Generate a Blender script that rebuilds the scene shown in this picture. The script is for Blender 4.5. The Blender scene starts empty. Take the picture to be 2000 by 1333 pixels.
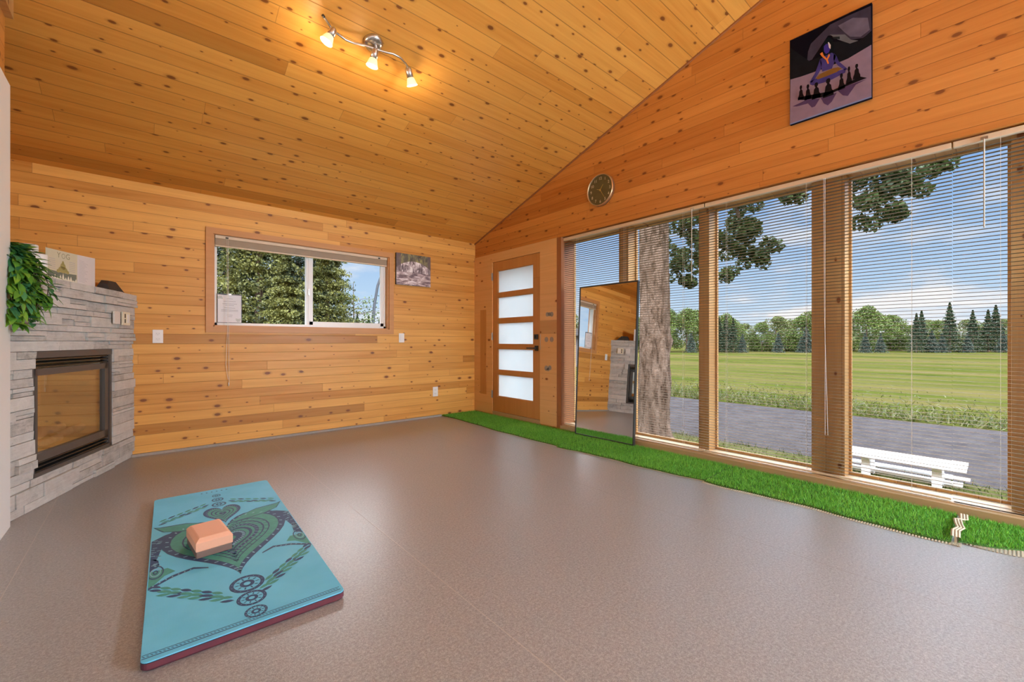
import bpy, math, random
import numpy as np
from mathutils import Vector, Matrix

# ------------------------------------------------------------------ camera, world, sun, exposure
SC = bpy.context.scene
COL = SC.collection
rnd = random.Random(7)
R = math.radians

cam_d = bpy.data.cameras.new('camera')
cam_d.sensor_width = 36.0
cam_d.lens = 826.0 / 2000.0 * 36.0
cam_d.clip_start = 0.02
cam_d.clip_end = 2000
cam = bpy.data.objects.new('camera', cam_d)
COL.objects.link(cam)
cam.location = (0, 0, 1.0)
cam.rotation_euler = (R(90), 0, R(-40.8))
SC.camera = cam

SC.view_settings.view_transform = 'Standard'
SC.view_settings.look = 'None'
SC.view_settings.gamma = 1.0
SC.view_settings.use_curve_mapping = False
SC.view_settings.exposure = 0.38
SC.cycles.use_denoising = True
SC.cycles.max_bounces = 12
SC.cycles.diffuse_bounces = 5
SC.cycles.transparent_max_bounces = 24
SC.cycles.sample_clamp_indirect = 6.0
SC.cycles.caustics_reflective = False
SC.cycles.caustics_refractive = False

world = bpy.data.worlds.new('sky')
SC.world = world
world.use_nodes = True
wn = world.node_tree
wn.nodes.clear()


class NT:
    """tiny helper around a node tree"""
    def __init__(self, tree):
        self.t = tree
        self.n = tree.nodes
        self.l = tree.links

    def add(self, kind, **kw):
        n = self.n.new(kind)
        for k, v in kw.items():
            setattr(n, k, v)
        return n

    def put(self, sock, v):
        if isinstance(v, bpy.types.NodeSocket):
            self.l.new(v, sock)
        elif v is not None:
            sock.default_value = v

    def math(self, op, a, b=None, c=None, clamp=False):
        n = self.add('ShaderNodeMath', operation=op)
        n.use_clamp = clamp
        self.put(n.inputs[0], a)
        if b is not None:
            self.put(n.inputs[1], b)
        if c is not None:
            self.put(n.inputs[2], c)
        return n.outputs[0]

    def xyz(self, x, y, z):
        n = self.add('ShaderNodeCombineXYZ')
        for i, v in enumerate((x, y, z)):
            self.put(n.inputs[i], v)
        return n.outputs[0]

    def sep(self, v):
        n = self.add('ShaderNodeSeparateXYZ')
        self.l.new(v, n.inputs[0])
        return n.outputs

    def noise(self, vec, scale, detail=3.0, rough=0.5, dist=0.0, out=0):
        n = self.add('ShaderNodeTexNoise')
        if vec is not None:
            self.l.new(vec, n.inputs['Vector'])
        n.inputs['Scale'].default_value = scale
        n.inputs['Detail'].default_value = detail
        n.inputs['Roughness'].default_value = rough
        n.inputs['Distortion'].default_value = dist
        return n.outputs[out]

    def ramp(self, fac, stops, interp='LINEAR'):
        n = self.add('ShaderNodeValToRGB')
        n.color_ramp.interpolation = interp
        els = n.color_ramp.elements
        while len(els) > 1:
            els.remove(els[-1])
        els[0].position = stops[0][0]
        els[0].color = c4(stops[0][1])
        for p, c in stops[1:]:
            e = els.new(p)
            e.color = c4(c)
        self.put(n.inputs[0], fac)
        return n.outputs[0]

    def mix(self, fac, a, b, blend='MIX'):
        n = self.add('ShaderNodeMix', data_type='RGBA', blend_type=blend)
        self.put(n.inputs[0], fac)
        self.put(n.inputs[6], c4(a) if isinstance(a, (tuple, list)) else a)
        self.put(n.inputs[7], c4(b) if isinstance(b, (tuple, list)) else b)
        return n.outputs[2]

    def coord(self, which='Object'):
        return self.add('ShaderNodeTexCoord').outputs[which]


def c4(c):
    if isinstance(c, (int, float)):
        return (c, c, c, 1.0)
    return tuple(c) if len(c) == 4 else (c[0], c[1], c[2], 1.0)


def srgb(r, g, b):
    def f(v):
        v /= 255.0
        return v / 12.92 if v <= 0.04045 else ((v + 0.055) / 1.055) ** 2.4
    return (f(r), f(g), f(b))


# sky: blue dome, pale towards the horizon, with broken white cloud
W = NT(wn)
d = W.coord('Generated')
sx, sy, sz = W.sep(d)
base = W.ramp(sz, [(0.0, (0.74, 0.86, 0.97)), (0.10, (0.52, 0.72, 0.95)), (0.30, (0.25, 0.46, 0.84)), (0.8, (0.13, 0.30, 0.68))])
den = W.math('ADD', W.math('MAXIMUM', sz, 0.0), 0.16)
cu = W.math('DIVIDE', sx, den)
cv = W.math('DIVIDE', sy, den)
cvec = W.xyz(cu, cv, 1.7)
n1 = W.noise(cvec, 0.78, 7.0, 0.56, 0.25)
n2 = W.noise(cvec, 2.2, 5.0, 0.6, 0.1)
cl = W.math('MULTIPLY_ADD', n2, 0.22, W.math('MULTIPLY', n1, 0.78))
cm = W.ramp(cl, [(0.47, 0.0), (0.58, 1.0)])
cc = W.ramp(cl, [(0.5, (0.82, 0.87, 0.95)), (0.60, (1.0, 1.0, 1.0)), (0.75, (0.80, 0.83, 0.9))])
skyc = W.mix(cm, base, cc)
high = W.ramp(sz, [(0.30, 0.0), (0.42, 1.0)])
skyc = W.mix(W.math('MULTIPLY', high, 0.75), skyc, (0.93, 0.96, 1.0))     # added white glow above the view, brightens the room
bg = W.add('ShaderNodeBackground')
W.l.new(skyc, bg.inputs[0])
gain = W.ramp(sz, [(0.0, 0.074), (0.30, 0.074), (0.44, 1.0)])  # low sky kept dim, unseen steep sky boosted to fill the interior
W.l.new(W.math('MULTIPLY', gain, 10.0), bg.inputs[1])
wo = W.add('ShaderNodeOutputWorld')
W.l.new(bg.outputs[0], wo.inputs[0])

sun_d = bpy.data.lights.new('sun', 'SUN')
sun_d.energy = 2.2
sun_d.color = (1.0, 0.95, 0.86)
sun_d.angle = R(0.8)
sun = bpy.data.objects.new('sun', sun_d)
COL.objects.link(sun)
sun.rotation_euler = Vector((0.55, 0.42, -0.80)).to_track_quat('-Z', 'Y').to_euler()

GLOBE = 430.0        # radiance of the fill lamps added behind the camera

# main room dimensions
XB = 3.537            # right wall face
YA = 4.90             # far wall face
ZE = 2.38             # ceiling height at the far wall
SL = 0.327            # ceiling slope
YR = 0.4              # ridge
YBACK = -4.1
XL = -0.577           # partition face on the left
XLL = -0.95           # left wall behind the fireplace
G = -0.9              # ground level outdoors


def ceil_z(y):
    return ZE + SL * (YA - y) if y > YR else ZE + SL * (YA - YR) - SL * (YR - y)


# ------------------------------------------------------------------ geometry helpers
class MB:
    def __init__(self):
        self.v = []
        self.f = []
        self.m = []
        self.s = []

    def add(self, verts, faces, mat=0, smooth=False):
        b = len(self.v)
        self.v += [tuple(p) for p in verts]
        for f in faces:
            self.f.append(tuple(b + i for i in f))
            self.m.append(mat)
            self.s.append(smooth)
        return self

    def box(self, x0, x1, y0, y1, z0, z1, mat=0):
        v = [(x0, y0, z0), (x1, y0, z0), (x1, y1, z0), (x0, y1, z0), (x0, y0, z1), (x1, y0, z1), (x1, y1, z1), (x0, y1, z1)]
        f = [(0, 3, 2, 1), (4, 5, 6, 7), (0, 1, 5, 4), (1, 2, 6, 5), (2, 3, 7, 6), (3, 0, 4, 7)]
        return self.add(v, f, mat)

    def chbox(self, x0, x1, y0, y1, z0, z1, c, mat=0):
        """box with chamfered edges"""
        import bmesh
        bm = bmesh.new()
        bmesh.ops.create_cube(bm, size=1)
        for v in bm.verts:
            v.co = Vector(((x0 + x1) / 2 + v.co.x * (x1 - x0), (y0 + y1) / 2 + v.co.y * (y1 - y0), (z0 + z1) / 2 + v.co.z * (z1 - z0)))
        bmesh.ops.bevel(bm, geom=bm.edges[:], offset=c, segments=2, profile=0.6, affect='EDGES')
        bm.verts.index_update()
        self.add([v.co[:] for v in bm.verts], [tuple(v.index for v in f.verts) for f in bm.faces], mat)
        bm.free()
        return self

    def prism(self, pts, a, b, mat=0):
        """pts: list of 3d points (planar), extruded by vector b-a"""
        off = Vector(b) - Vector(a)
        n = len(pts)
        v = [Vector(p) for p in pts] + [Vector(p) + off for p in pts]
        f = [tuple(range(n))[::-1], tuple(range(n, 2 * n))]
        f += [(i, (i + 1) % n, n + (i + 1) % n, n + i) for i in range(n)]
        return self.add(v, f, mat)

    def cyl(self, p0, p1, r0, r1=None, n=16, mat=0, caps=True, smooth=True):
        if r1 is None:
            r1 = r0
        p0 = Vector(p0)
        p1 = Vector(p1)
        ax = (p1 - p0).normalized()
        t = Vector((0, 0, 1)) if abs(ax.z) < 0.9 else Vector((1, 0, 0))
        u = ax.cross(t).normalized()
        w = ax.cross(u)
        v = []
        for p, r in ((p0, r0), (p1, r1)):
            for i in range(n):
                a = 2 * math.pi * i / n
                v.append(p + u * (r * math.cos(a)) + w * (r * math.sin(a)))
        self.add(v, [(i, (i + 1) % n, n + (i + 1) % n, n + i) for i in range(n)], mat, smooth)
        if caps:
            self.add(v[:n], [tuple(range(n))[::-1]], mat)
            self.add(v[n:], [tuple(range(n))], mat)
        return self

    def tube(self, pts, r, n=8, mat=0, caps=True):
        pts = [Vector(p) for p in pts]
        rr = r if isinstance(r, (list, tuple)) else [r] * len(pts)
        v = []
        prev = None
        for i, p in enumerate(pts):
            a = pts[max(i - 1, 0)]
            b = pts[min(i + 1, len(pts) - 1)]
            ax = (b - a).normalized()
            if prev is None:
                t = Vector((0, 0, 1)) if abs(ax.z) < 0.9 else Vector((1, 0, 0))
                u = ax.cross(t).normalized()
            else:
                u = (prev - ax * prev.dot(ax)).normalized()
            prev = u
            w = ax.cross(u)
            for k in range(n):
                an = 2 * math.pi * k / n
                v.append(p + u * (rr[i] * math.cos(an)) + w * (rr[i] * math.sin(an)))
        f = []
        for i in range(len(pts) - 1):
            for k in range(n):
                f.append((i * n + k, i * n + (k + 1) % n, (i + 1) * n + (k + 1) % n, (i + 1) * n + k))
        self.add(v, f, mat, True)
        if caps:
            self.add(v[:n], [tuple(range(n))[::-1]], mat)
            self.add(v[-n:], [tuple(range(n))], mat)
        return self

    def lathe(self, prof, p0, axis, n=24, mat=0):
        """prof: list of (r, h) along axis from p0"""
        ax = Vector(axis).normalized()
        t = Vector((0, 0, 1)) if abs(ax.z) < 0.9 else Vector((1, 0, 0))
        u = ax.cross(t).normalized()
        w = ax.cross(u)
        p0 = Vector(p0)
        v = []
        for r, h in prof:
            for i in range(n):
                a = 2 * math.pi * i / n
                v.append(p0 + ax * h + u * (r * math.cos(a)) + w * (r * math.sin(a)))
        f = []
        for j in range(len(prof) - 1):
            for i in range(n):
                f.append((j * n + i, j * n + (i + 1) % n, (j + 1) * n + (i + 1) % n, (j + 1) * n + i))
        return self.add(v, f, mat, True)

    def build(self, name, mats, parent=None, local=False):
        """verts are world coordinates unless local; with a parent they are made relative to it"""
        vs = self.v
        if parent is not None and not local:
            o = wloc(parent)
            vs = [(p[0] - o[0], p[1] - o[1], p[2] - o[2]) for p in vs]
        me = bpy.data.meshes.new(name)
        me.from_pydata([tuple(p) for p in vs], [], self.f)
        if not isinstance(mats, (list, tuple)):
            mats = [mats]
        for m in mats:
            me.materials.append(m)
        me.polygons.foreach_set('material_index', self.m)
        me.polygons.foreach_set('use_smooth', self.s)
        me.update()
        ob = bpy.data.objects.new(name, me)
        COL.objects.link(ob)
        if parent is not None:
            ob.parent = parent
        return ob


def wloc(o):
    v = Vector((0, 0, 0))
    while o is not None:
        v += Vector(o.location)
        o = o.parent
    return v


def thing(name, label, cat, loc=(0, 0, 0), rotz=0.0, group=None):
    o = bpy.data.objects.new(name, None)
    o.empty_display_size = 0.05
    COL.objects.link(o)
    o.location = loc
    o.rotation_euler = (0, 0, rotz)
    o['label'] = label
    o['category'] = cat
    if group:
        o['group'] = group
    return o


def tag(o, label, cat, group=None, kind=None):
    o['label'] = label
    o['category'] = cat
    if group:
        o['group'] = group
    if kind:
        o['kind'] = kind
    return o


def struct(o, label=None):
    o['kind'] = 'structure'
    if label:
        o['label'] = label
    return o


def recenter(o):
    """move a world-built single mesh's origin to its base centre"""
    me = o.data
    n = len(me.vertices)
    co = np.empty(n * 3)
    me.vertices.foreach_get('co', co)
    co = co.reshape(-1, 3)
    c = (co.min(0) + co.max(0)) / 2
    c[2] = co[:, 2].min()
    co -= c
    me.vertices.foreach_set('co', co.ravel())
    me.update()
    o.location = Vector(c.tolist()) + Vector(o.location)
    return o


def text_verts(s, size, extrude=0.0, bold=False):
    cu = bpy.data.curves.new('txt', 'FONT')
    cu.body = s
    cu.size = size
    cu.align_x = 'CENTER'
    cu.align_y = 'CENTER'
    cu.extrude = extrude
    cu.resolution_u = 3
    cu.offset = 0.0 if not bold else size * 0.02
    ob = bpy.data.objects.new('txt', cu)
    COL.objects.link(ob)
    dg = bpy.context.evaluated_depsgraph_get()
    me = bpy.data.meshes.new_from_object(ob.evaluated_get(dg))
    v = [tuple(p.co) for p in me.vertices]
    f = [tuple(p.vertices) for p in me.polygons]
    bpy.data.objects.remove(ob)
    bpy.data.meshes.remove(me)
    bpy.data.curves.remove(cu)
    return v, f


# ------------------------------------------------------------------ materials
def mat_new(name):
    m = bpy.data.materials.new(name)
    m.use_nodes = True
    m.node_tree.nodes.clear()
    t = NT(m.node_tree)
    out = t.add('ShaderNodeOutputMaterial')
    return m, t, out


def pbr(t, out, color=None, rough=0.5, metal=0.0, bump=None, bstr=0.2, bdist=0.01, spec=0.5, **kw):
    p = t.add('ShaderNodeBsdfPrincipled')
    t.put(p.inputs['Base Color'], c4(color) if isinstance(color, (tuple, list)) else color)
    t.put(p.inputs['Roughness'], rough)
    t.put(p.inputs['Metallic'], metal)
    t.put(p.inputs['Specular IOR Level'], spec)
    for k, v in kw.items():
        t.put(p.inputs[k], v)
    if bump is not None:
        b = t.add('ShaderNodeBump')
        b.inputs['Strength'].default_value = bstr
        b.inputs['Distance'].default_value = bdist
        t.l.new(bump, b.inputs['Height'])
        t.l.new(b.outputs[0], p.inputs['Normal'])
    t.l.new(p.outputs[0], out.inputs[0])
    return p


def simple(name, color, rough=0.5, metal=0.0, noise=0.06, nscale=40, spec=0.5, bstr=0.0, **kw):
    m, t, out = mat_new(name)
    co = t.coord()
    n = t.noise(co, nscale, 3)
    k = t.math('MULTIPLY_ADD', n, 2 * noise, 1 - noise)
    v = t.add('ShaderNodeVectorMath', operation='SCALE')
    v.inputs[0].default_value = color[:3]
    t.put(v.inputs['Scale'], k)
    pbr(t, out, v.outputs[0], rough, metal, n if bstr else None, bstr, 0.004, spec, **kw)
    return m


def boards(name, uax, vax, pitch, length, light, dark, vscale=1.0, seed=0.0, rough=0.42, knots=1.0, var=1.0, spec=0.4, groove=0.0016, kcol=(0.20, 0.060, 0.012)):
    """tongue and groove planks: u runs along the board, v across"""
    m, t, out = mat_new(name)
    co = t.coord()
    s = t.sep(co)
    u = s[uax]
    v = t.math('MULTIPLY', s[vax], vscale)
    vr = t.math('DIVIDE', v, pitch)
    row = t.math('FLOOR', vr)
    fv = t.math('FRACT', vr)
    wn_ = t.add('ShaderNodeTexWhiteNoise', noise_dimensions='2D')
    t.l.new(t.xyz(row, seed, 0.0), wn_.inputs['Vector'])
    r1 = wn_.outputs['Value']
    ul = t.math('ADD', t.math('DIVIDE', u, length), t.math('MULTIPLY', r1, 7.31))
    colm = t.math('FLOOR', ul)
    fu = t.math('FRACT', ul)
    wn2 = t.add('ShaderNodeTexWhiteNoise', noise_dimensions='3D')
    t.l.new(t.xyz(row, colm, seed + 3.3), wn2.inputs['Vector'])
    cr = wn2.outputs['Value']
    # grain
    gv = t.xyz(t.math('MULTIPLY', u, 1.3), t.math('MULTIPLY', v, 30.0), t.math('MULTIPLY', cr, 40.0))
    g1 = t.noise(gv, 1.0, 4, 0.55, 0.6)
    gv2 = t.xyz(t.math('MULTIPLY', u, 4.0), t.math('MULTIPLY', v, 160.0), t.math('MULTIPLY', cr, 40.0))
    g2 = t.noise(gv2, 1.0, 3, 0.6)
    patch = t.noise(t.xyz(t.math('MULTIPLY', u, 0.9), t.math('MULTIPLY', v, 5.0), t.math('MULTIPLY', cr, 9.0)), 1.0, 2)
    tone = t.math('ADD', t.math('MULTIPLY', cr, 0.50 * var), t.math('MULTIPLY', g1, 0.75))
    tone = t.math('ADD', tone, t.math('MULTIPLY', patch, 0.45))
    tone = t.math('ADD', tone, t.math('MULTIPLY', g2, 0.12))
    mid = tuple((a + b) / 2 for a, b in zip(light, dark))
    colr = t.ramp(tone, [(0.45, light), (0.92, mid), (1.35 if False else 1.0, tuple(x * 0.93 for x in mid))])
    tn = t.math('DIVIDE', t.math('SUBTRACT', tone, 0.50), 0.78, clamp=True)
    colr = t.ramp(tn, [(0.0, light), (0.55, mid), (1.0, dark)])
    # occasional dark board
    dk = t.math('GREATER_THAN', cr, 0.965)
    colr = t.mix(t.math('MULTIPLY', dk, 0.35), colr, tuple(x * 0.45 for x in dark))
    # knots
    kv = t.xyz(t.math('MULTIPLY_ADD', u, 6.0, t.math('MULTIPLY', cr, 91.0)), t.math('MULTIPLY', v, 11.0), 0.0)
    vo = t.add('ShaderNodeTexVoronoi', feature='F1', voronoi_dimensions='2D')
    vo.inputs['Scale'].default_value = 1.0
    t.l.new(kv, vo.inputs['Vector'])
    kd = vo.outputs['Distance']
    ks = t.sep(vo.outputs['Color'])
    size = t.math('MULTIPLY_ADD', t.math('POWER', ks[0], 2.0), 0.13, 0.035)
    size = t.math('MULTIPLY', size, t.math('LESS_THAN', ks[1], 0.46 * knots))
    kn = t.math('DIVIDE', kd, t.math('ADD', size, 0.0001))
    km = t.ramp(t.math('MULTIPLY', kn, 0.5, clamp=True), [(0.0, 1.0), (0.38, 0.95), (0.55, 0.25), (0.95, 0.0)])
    colr = t.mix(km, colr, kcol)
    # grooves
    ed = t.math('MINIMUM', fv, t.math('SUBTRACT', 1.0, fv))
    ge = t.math('MULTIPLY', ed, pitch)
    gm = t.math('SUBTRACT', 1.0, t.math('DIVIDE', ge, groove * 1.6, clamp=True), clamp=True)
    eu = t.math('MULTIPLY', t.math('MINIMUM', fu, t.math('SUBTRACT', 1.0, fu)), length)
    gu = t.math('SUBTRACT', 1.0, t.math('DIVIDE', eu, 0.0018, clamp=True), clamp=True)
    gg = t.math('MAXIMUM', gm, gu)
    colr = t.mix(t.math('MULTIPLY', gg, 0.72), colr, (0.13, 0.045, 0.012))
    h = t.math('ADD', t.math('MULTIPLY', t.math('SUBTRACT', 1.0, gg), 1.0), t.math('MULTIPLY', g2, 0.12))
    rg = t.math('MULTIPLY_ADD', g1, 0.16, rough - 0.06)
    pbr(t, out, colr, rg, 0.0, h, 0.35, 0.003, spec)
    return m


PINE_L = (0.760, 0.400, 0.120)
PINE_D = (0.520, 0.200, 0.040)
M_WALL_FAR = boards('pine boards far wall', 0, 2, 0.0885, 2.4, (0.83, 0.440, 0.105), (0.52, 0.210, 0.029), seed=1.0)
M_WALL_RIGHT = boards('pine boards gable wall', 1, 2, 0.0885, 2.1, (0.68, 0.30, 0.070), (0.45, 0.155, 0.026), seed=5.0)
M_CEIL = boards('pine boards ceiling', 0, 1, 0.121, 3.1, (0.77, 0.375, 0.075), (0.55, 0.205, 0.026), vscale=1.052, seed=9.0, rough=0.40, var=.75, groove=0.0026)
M_PLY = boards('light pine panel', 1, 2, 0.155, 5.0, (0.78, 0.47, 0.20), (0.62, 0.33, 0.11), seed=2.0, knots=0.45, var=0.3, groove=0.0006)
M_OAKDOOR = boards('stained wood door', 2, 1, 0.5, 3.0, (0.56, 0.27, 0.085), (0.45, 0.19, 0.05), seed=4.0, knots=0.0, var=0.2, groove=0.0002)
M_TRIMWOOD = boards('window casing wood', 0, 2, 1.7, 6.0, (0.58, 0.28, 0.095), (0.46, 0.19, 0.055), seed=8.0, knots=0.0, var=0.2, groove=0.0002)
M_POST = boards('window band wood', 2, 1, 0.09, 2.8, (0.60, 0.36, 0.14), (0.42, 0.21, 0.07), seed=12.0, knots=0.7, var=0.6)  # one plain brown wood for posts, header, frames and beam
M_DARKTRIM = boards('dark stained trim', 2, 1, 0.4, 4.0, (0.36, 0.14, 0.05), (0.24, 0.085, 0.028), seed=14.0, knots=0.0, var=0.2, groove=0.0002)
M_SILL = boards('pale sill wood', 1, 2, 0.3, 4.0, (0.50, 0.36, 0.20), (0.36, 0.23, 0.11), seed=15.0, knots=0.1, var=0.3, groove=0.0002)
M_WHITE = simple('white paint', (0.78, 0.76, 0.72), 0.45, noise=0.02)
M_VINYL = simple('white vinyl', (0.82, 0.81, 0.78), 0.35, noise=0.01)
M_PANEL = simple('cream white panel', (0.88, 0.87, 0.84), 0.5, noise=0.03, nscale=6)
M_PLASTIC = simple('white plastic', (0.85, 0.84, 0.82), 0.3, noise=0.01)
M_CREAMPL = simple('cream plastic', (0.80, 0.76, 0.60), 0.35, noise=0.01)
M_GREYPL = simple('grey speckled plastic', (0.74, 0.72, 0.68), 0.4, noise=0.15, nscale=120)
M_INSERT = simple('charcoal metal', (0.085, 0.078, 0.074), 0.4, noise=0.05)
M_BLACK = simple('black powder coat', (0.025, 0.025, 0.026), 0.38, noise=0.05)
M_BLACKGL = simple('black lacquer', (0.02, 0.02, 0.02), 0.25, noise=0.02)
M_DARKSLOT = simple('dark slot', (0.03, 0.028, 0.02), 0.6)
M_STEEL = simple('brushed nickel', (0.62, 0.58, 0.54), 0.28, 1.0, noise=0.04)
M_HINGE = simple('hinge steel', (0.35, 0.33, 0.31), 0.35, 1.0)
M_CORD = simple('white cord', (0.80, 0.76, 0.68), 0.7)
M_PAPER = simple('white paper', (0.80, 0.80, 0.83), 0.7, noise=0.01)
M_INK = simple('grey ink', (0.42, 0.42, 0.45), 0.8)
M_TEXTDARK = simple('dark ink', (0.16, 0.16, 0.13), 0.8)
M_SLAT = simple('shaded ivory slat', (0.25, 0.20, 0.14), 0.7, noise=0.02, spec=0.08)  # ivory darkened in the colour, as slats shaded against the sky
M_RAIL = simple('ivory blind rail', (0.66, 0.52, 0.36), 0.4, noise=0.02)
M_FILLER = simple('grey wood filler', (0.36, 0.31, 0.26), 0.8, noise=0.2, nscale=60)
M_DARKROCK = simple('black rock', (0.03, 0.032, 0.034), 0.6, noise=0.3, nscale=30, bstr=0.4)


def glass_mat(name, refl=0.06, tint=(1, 1, 1), rough=0.0):
    m, t, out = mat_new(name)
    tr = t.add('ShaderNodeBsdfTransparent')
    tr.inputs[0].default_value = c4(tint)
    gl = t.add('ShaderNodeBsdfGlossy')
    gl.inputs['Roughness'].default_value = rough
    lw = t.add('ShaderNodeLayerWeight')
    lw.inputs['Blend'].default_value = 0.5
    f = t.math('MULTIPLY_ADD', t.math('POWER', lw.outputs['Facing'], 4.0), 0.4, refl, clamp=True)
    mx = t.add('ShaderNodeMixShader')
    t.l.new(f, mx.inputs[0])
    t.l.new(tr.outputs[0], mx.inputs[1])
    t.l.new(gl.outputs[0], mx.inputs[2])
    t.l.new(mx.outputs[0], out.inputs[0])
    return m


M_GLASS = glass_mat('window glass', 0.0)
M_FIREGLASS = glass_mat('firebox glass', 0.30, (0.96, 0.92, 0.84))


def frosted():
    m, t, out = mat_new('frosted glass')
    co = t.coord()
    n = t.noise(co, 3.0, 2)
    col = t.ramp(n, [(0.3, (0.70, 0.76, 0.78)), (0.7, (0.76, 0.81, 0.82))])
    a = t.add('ShaderNodeBsdfTranslucent')
    t.l.new(col, a.inputs[0])
    b = t.add('ShaderNodeBsdfPrincipled')
    t.put(b.inputs['Base Color'], (0.90, 0.94, 0.96, 1))
    b.inputs['Roughness'].default_value = 0.35
    mx = t.add('ShaderNodeMixShader')
    mx.inputs[0].default_value = 0.30
    t.l.new(a.outputs[0], mx.inputs[1])
    t.l.new(b.outputs[0], mx.inputs[2])
    t.l.new(mx.outputs[0], out.inputs[0])
    return m


M_FROST = frosted()

# mirror
M_MIRROR, _t, _o = mat_new('mirror')
_g = _t.add('ShaderNodeBsdfGlossy')
_g.inputs['Color'].default_value = (0.86, 0.88, 0.88, 1)
_g.inputs['Roughness'].default_value = 0.0
_t.l.new(_g.outputs[0], _o.inputs[0])


def floor_mat():
    m, t, out = mat_new('grey brown rubber flooring')
    co = t.coord()
    s = t.sep(co)
    a = t.noise(co, 260, 3, 0.6)
    b = t.noise(co, 105, 4, 0.6, 0.4)
    c = t.noise(co, 1.2, 3)
    k = t.math('ADD', t.math('MULTIPLY', a, 0.5), t.math('MULTIPLY', b, 0.5))
    col = t.ramp(k, [(0.34, (0.185, 0.172, 0.162)), (0.5, (0.300, 0.288, 0.278)), (0.66, (0.46, 0.452, 0.445))])
    col = t.mix(t.math('MULTIPLY', c, 0.25), col, (0.22, 0.215, 0.21))
    # sheet seams every 1.36 m
    xs = t.math('FRACT', t.math('DIVIDE', t.math('ADD', s[0], 0.43), 1.362))
    e = t.math('MULTIPLY', t.math('MINIMUM', xs, t.math('SUBTRACT', 1.0, xs)), 1.362)
    gm = t.math('SUBTRACT', 1.0, t.math('DIVIDE', e, 0.0035, clamp=True), clamp=True)
    near = t.math('LESS_THAN', s[0], 1.6)
    seamc = t.mix(near, (0.16, 0.12, 0.09), (0.48, 0.42, 0.36))
    col = t.mix(t.math('MULTIPLY', gm, 0.6), col, seamc)
    h = t.math('ADD', t.math('MULTIPLY', b, 1.0), t.math('MULTIPLY', gm, -0.6))
    h = t.math('ADD', h, t.math('MULTIPLY', a, 0.5))
    pbr(t, out, col, t.math('MULTIPLY_ADD', a, 0.14, 0.24), 0, h, 0.30, 0.003, 0.50, **{'Coat Weight': 0.18, 'Coat Roughness': 0.30})
    return m


M_FLOOR = floor_mat()
M_BASE = simple('grey floor edge strip', (0.34, 0.30, 0.26), 0.5, noise=0.15, nscale=60)


def stone_mat(name='ledger stone', k=1.0):
    m, t, out = mat_new(name)
    co = t.coord()
    geo = t.add('ShaderNodeNewGeometry')
    ri = geo.outputs['Random Per Island']
    a = t.noise(co, 14, 5, 0.65, 0.6)
    b = t.noise(co, 90, 4, 0.7)
    s = t.sep(co)
    g = t.noise(t.xyz(t.math('MULTIPLY', s[0], 6.0), t.math('MULTIPLY', s[1], 6.0), t.math('MULTIPLY', s[2], 60.0)), 1.0, 4, 0.6, 1.0)
    tone = t.math('ADD', t.math('MULTIPLY', ri, 0.25), t.math('MULTIPLY', a, 0.5))
    tone = t.math('ADD', tone, t.math('MULTIPLY', g, 0.35))
    col = t.ramp(tone, [(0.25, tuple(x * k for x in (0.22, 0.21, 0.19))), (0.5, tuple(x * k for x in (0.53, 0.515, 0.485))), (0.85, tuple(x * k for x in (0.72, 0.70, 0.66)))])
    pit = t.ramp(b, [(0.25, 1.0), (0.36, 0.0)])
    col = t.mix(t.math('MULTIPLY', pit, 0.6), col, (0.09, 0.075, 0.06))
    h = t.math('ADD', t.math('MULTIPLY', a, 0.8), t.math('MULTIPLY', g, 0.6))
    h = t.math('ADD', h, t.math('MULTIPLY', b, 0.3))
    pbr(t, out, col, 0.85, 0, h, 0.7, 0.008, 0.25)
    return m


M_STONE = stone_mat()


def leaf_mat(name, c1, c2, scale=3.0, trans=0.35, rough=0.55, wr=0.6):
    m, t, out = mat_new(name)
    geo = t.add('ShaderNodeNewGeometry')
    ri = geo.outputs['Random Per Island']
    n = t.noise(t.coord(), scale, 2)
    k = t.math('ADD', t.math('MULTIPLY', ri, wr), t.math('MULTIPLY', n, 1.1 - wr))
    col = t.ramp(k, [(0.2 if wr > .5 else 0.36, c1), (0.9 if wr > .5 else 0.68, c2)])
    p = t.add('ShaderNodeBsdfPrincipled')
    t.l.new(col, p.inputs['Base Color'])
    p.inputs['Roughness'].default_value = rough
    p.inputs['Specular IOR Level'].default_value = 0.25
    tl = t.add('ShaderNodeBsdfTranslucent')
    t.l.new(col, tl.inputs[0])
    mx = t.add('ShaderNodeMixShader')
    mx.inputs[0].default_value = trans
    t.l.new(p.outputs[0], mx.inputs[1])
    t.l.new(tl.outputs[0], mx.inputs[2])
    t.l.new(mx.outputs[0], out.inputs[0])
    return m


M_TURF = leaf_mat('artificial turf green', (0.07, 0.27, 0.020), (0.30, 0.66, 0.09), 2.0, 0.25)
M_TURFBASE = simple('turf backing', (0.05, 0.13, 0.015), 0.9)
M_NETTING = simple('tan turf backing mesh', (0.55, 0.48, 0.34), 0.8)
M_LEAFNEAR = leaf_mat('poplar leaves', (0.011, 0.025, 0.007), (0.056, 0.083, 0.017), 1.2, 0.30)
M_LEAFFAR = leaf_mat('distant broadleaf', (0.029, 0.053, 0.010), (0.106, 0.140, 0.022), 0.15, 0.2)
M_LEAFMID = leaf_mat('mid broadleaf', (0.035, 0.058, 0.014), (0.130, 0.138, 0.035), 0.15, 0.2)
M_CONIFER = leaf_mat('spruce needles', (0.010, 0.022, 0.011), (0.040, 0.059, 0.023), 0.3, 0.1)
M_SPRUCE = leaf_mat('sun and shade spruce needles', (0.012, 0.022, 0.010), (0.150, 0.150, 0.036), 1.3, 0.2, 0.6, 0.25)  # clumped noise paints sunlit and shadowed patches into the needles
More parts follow.
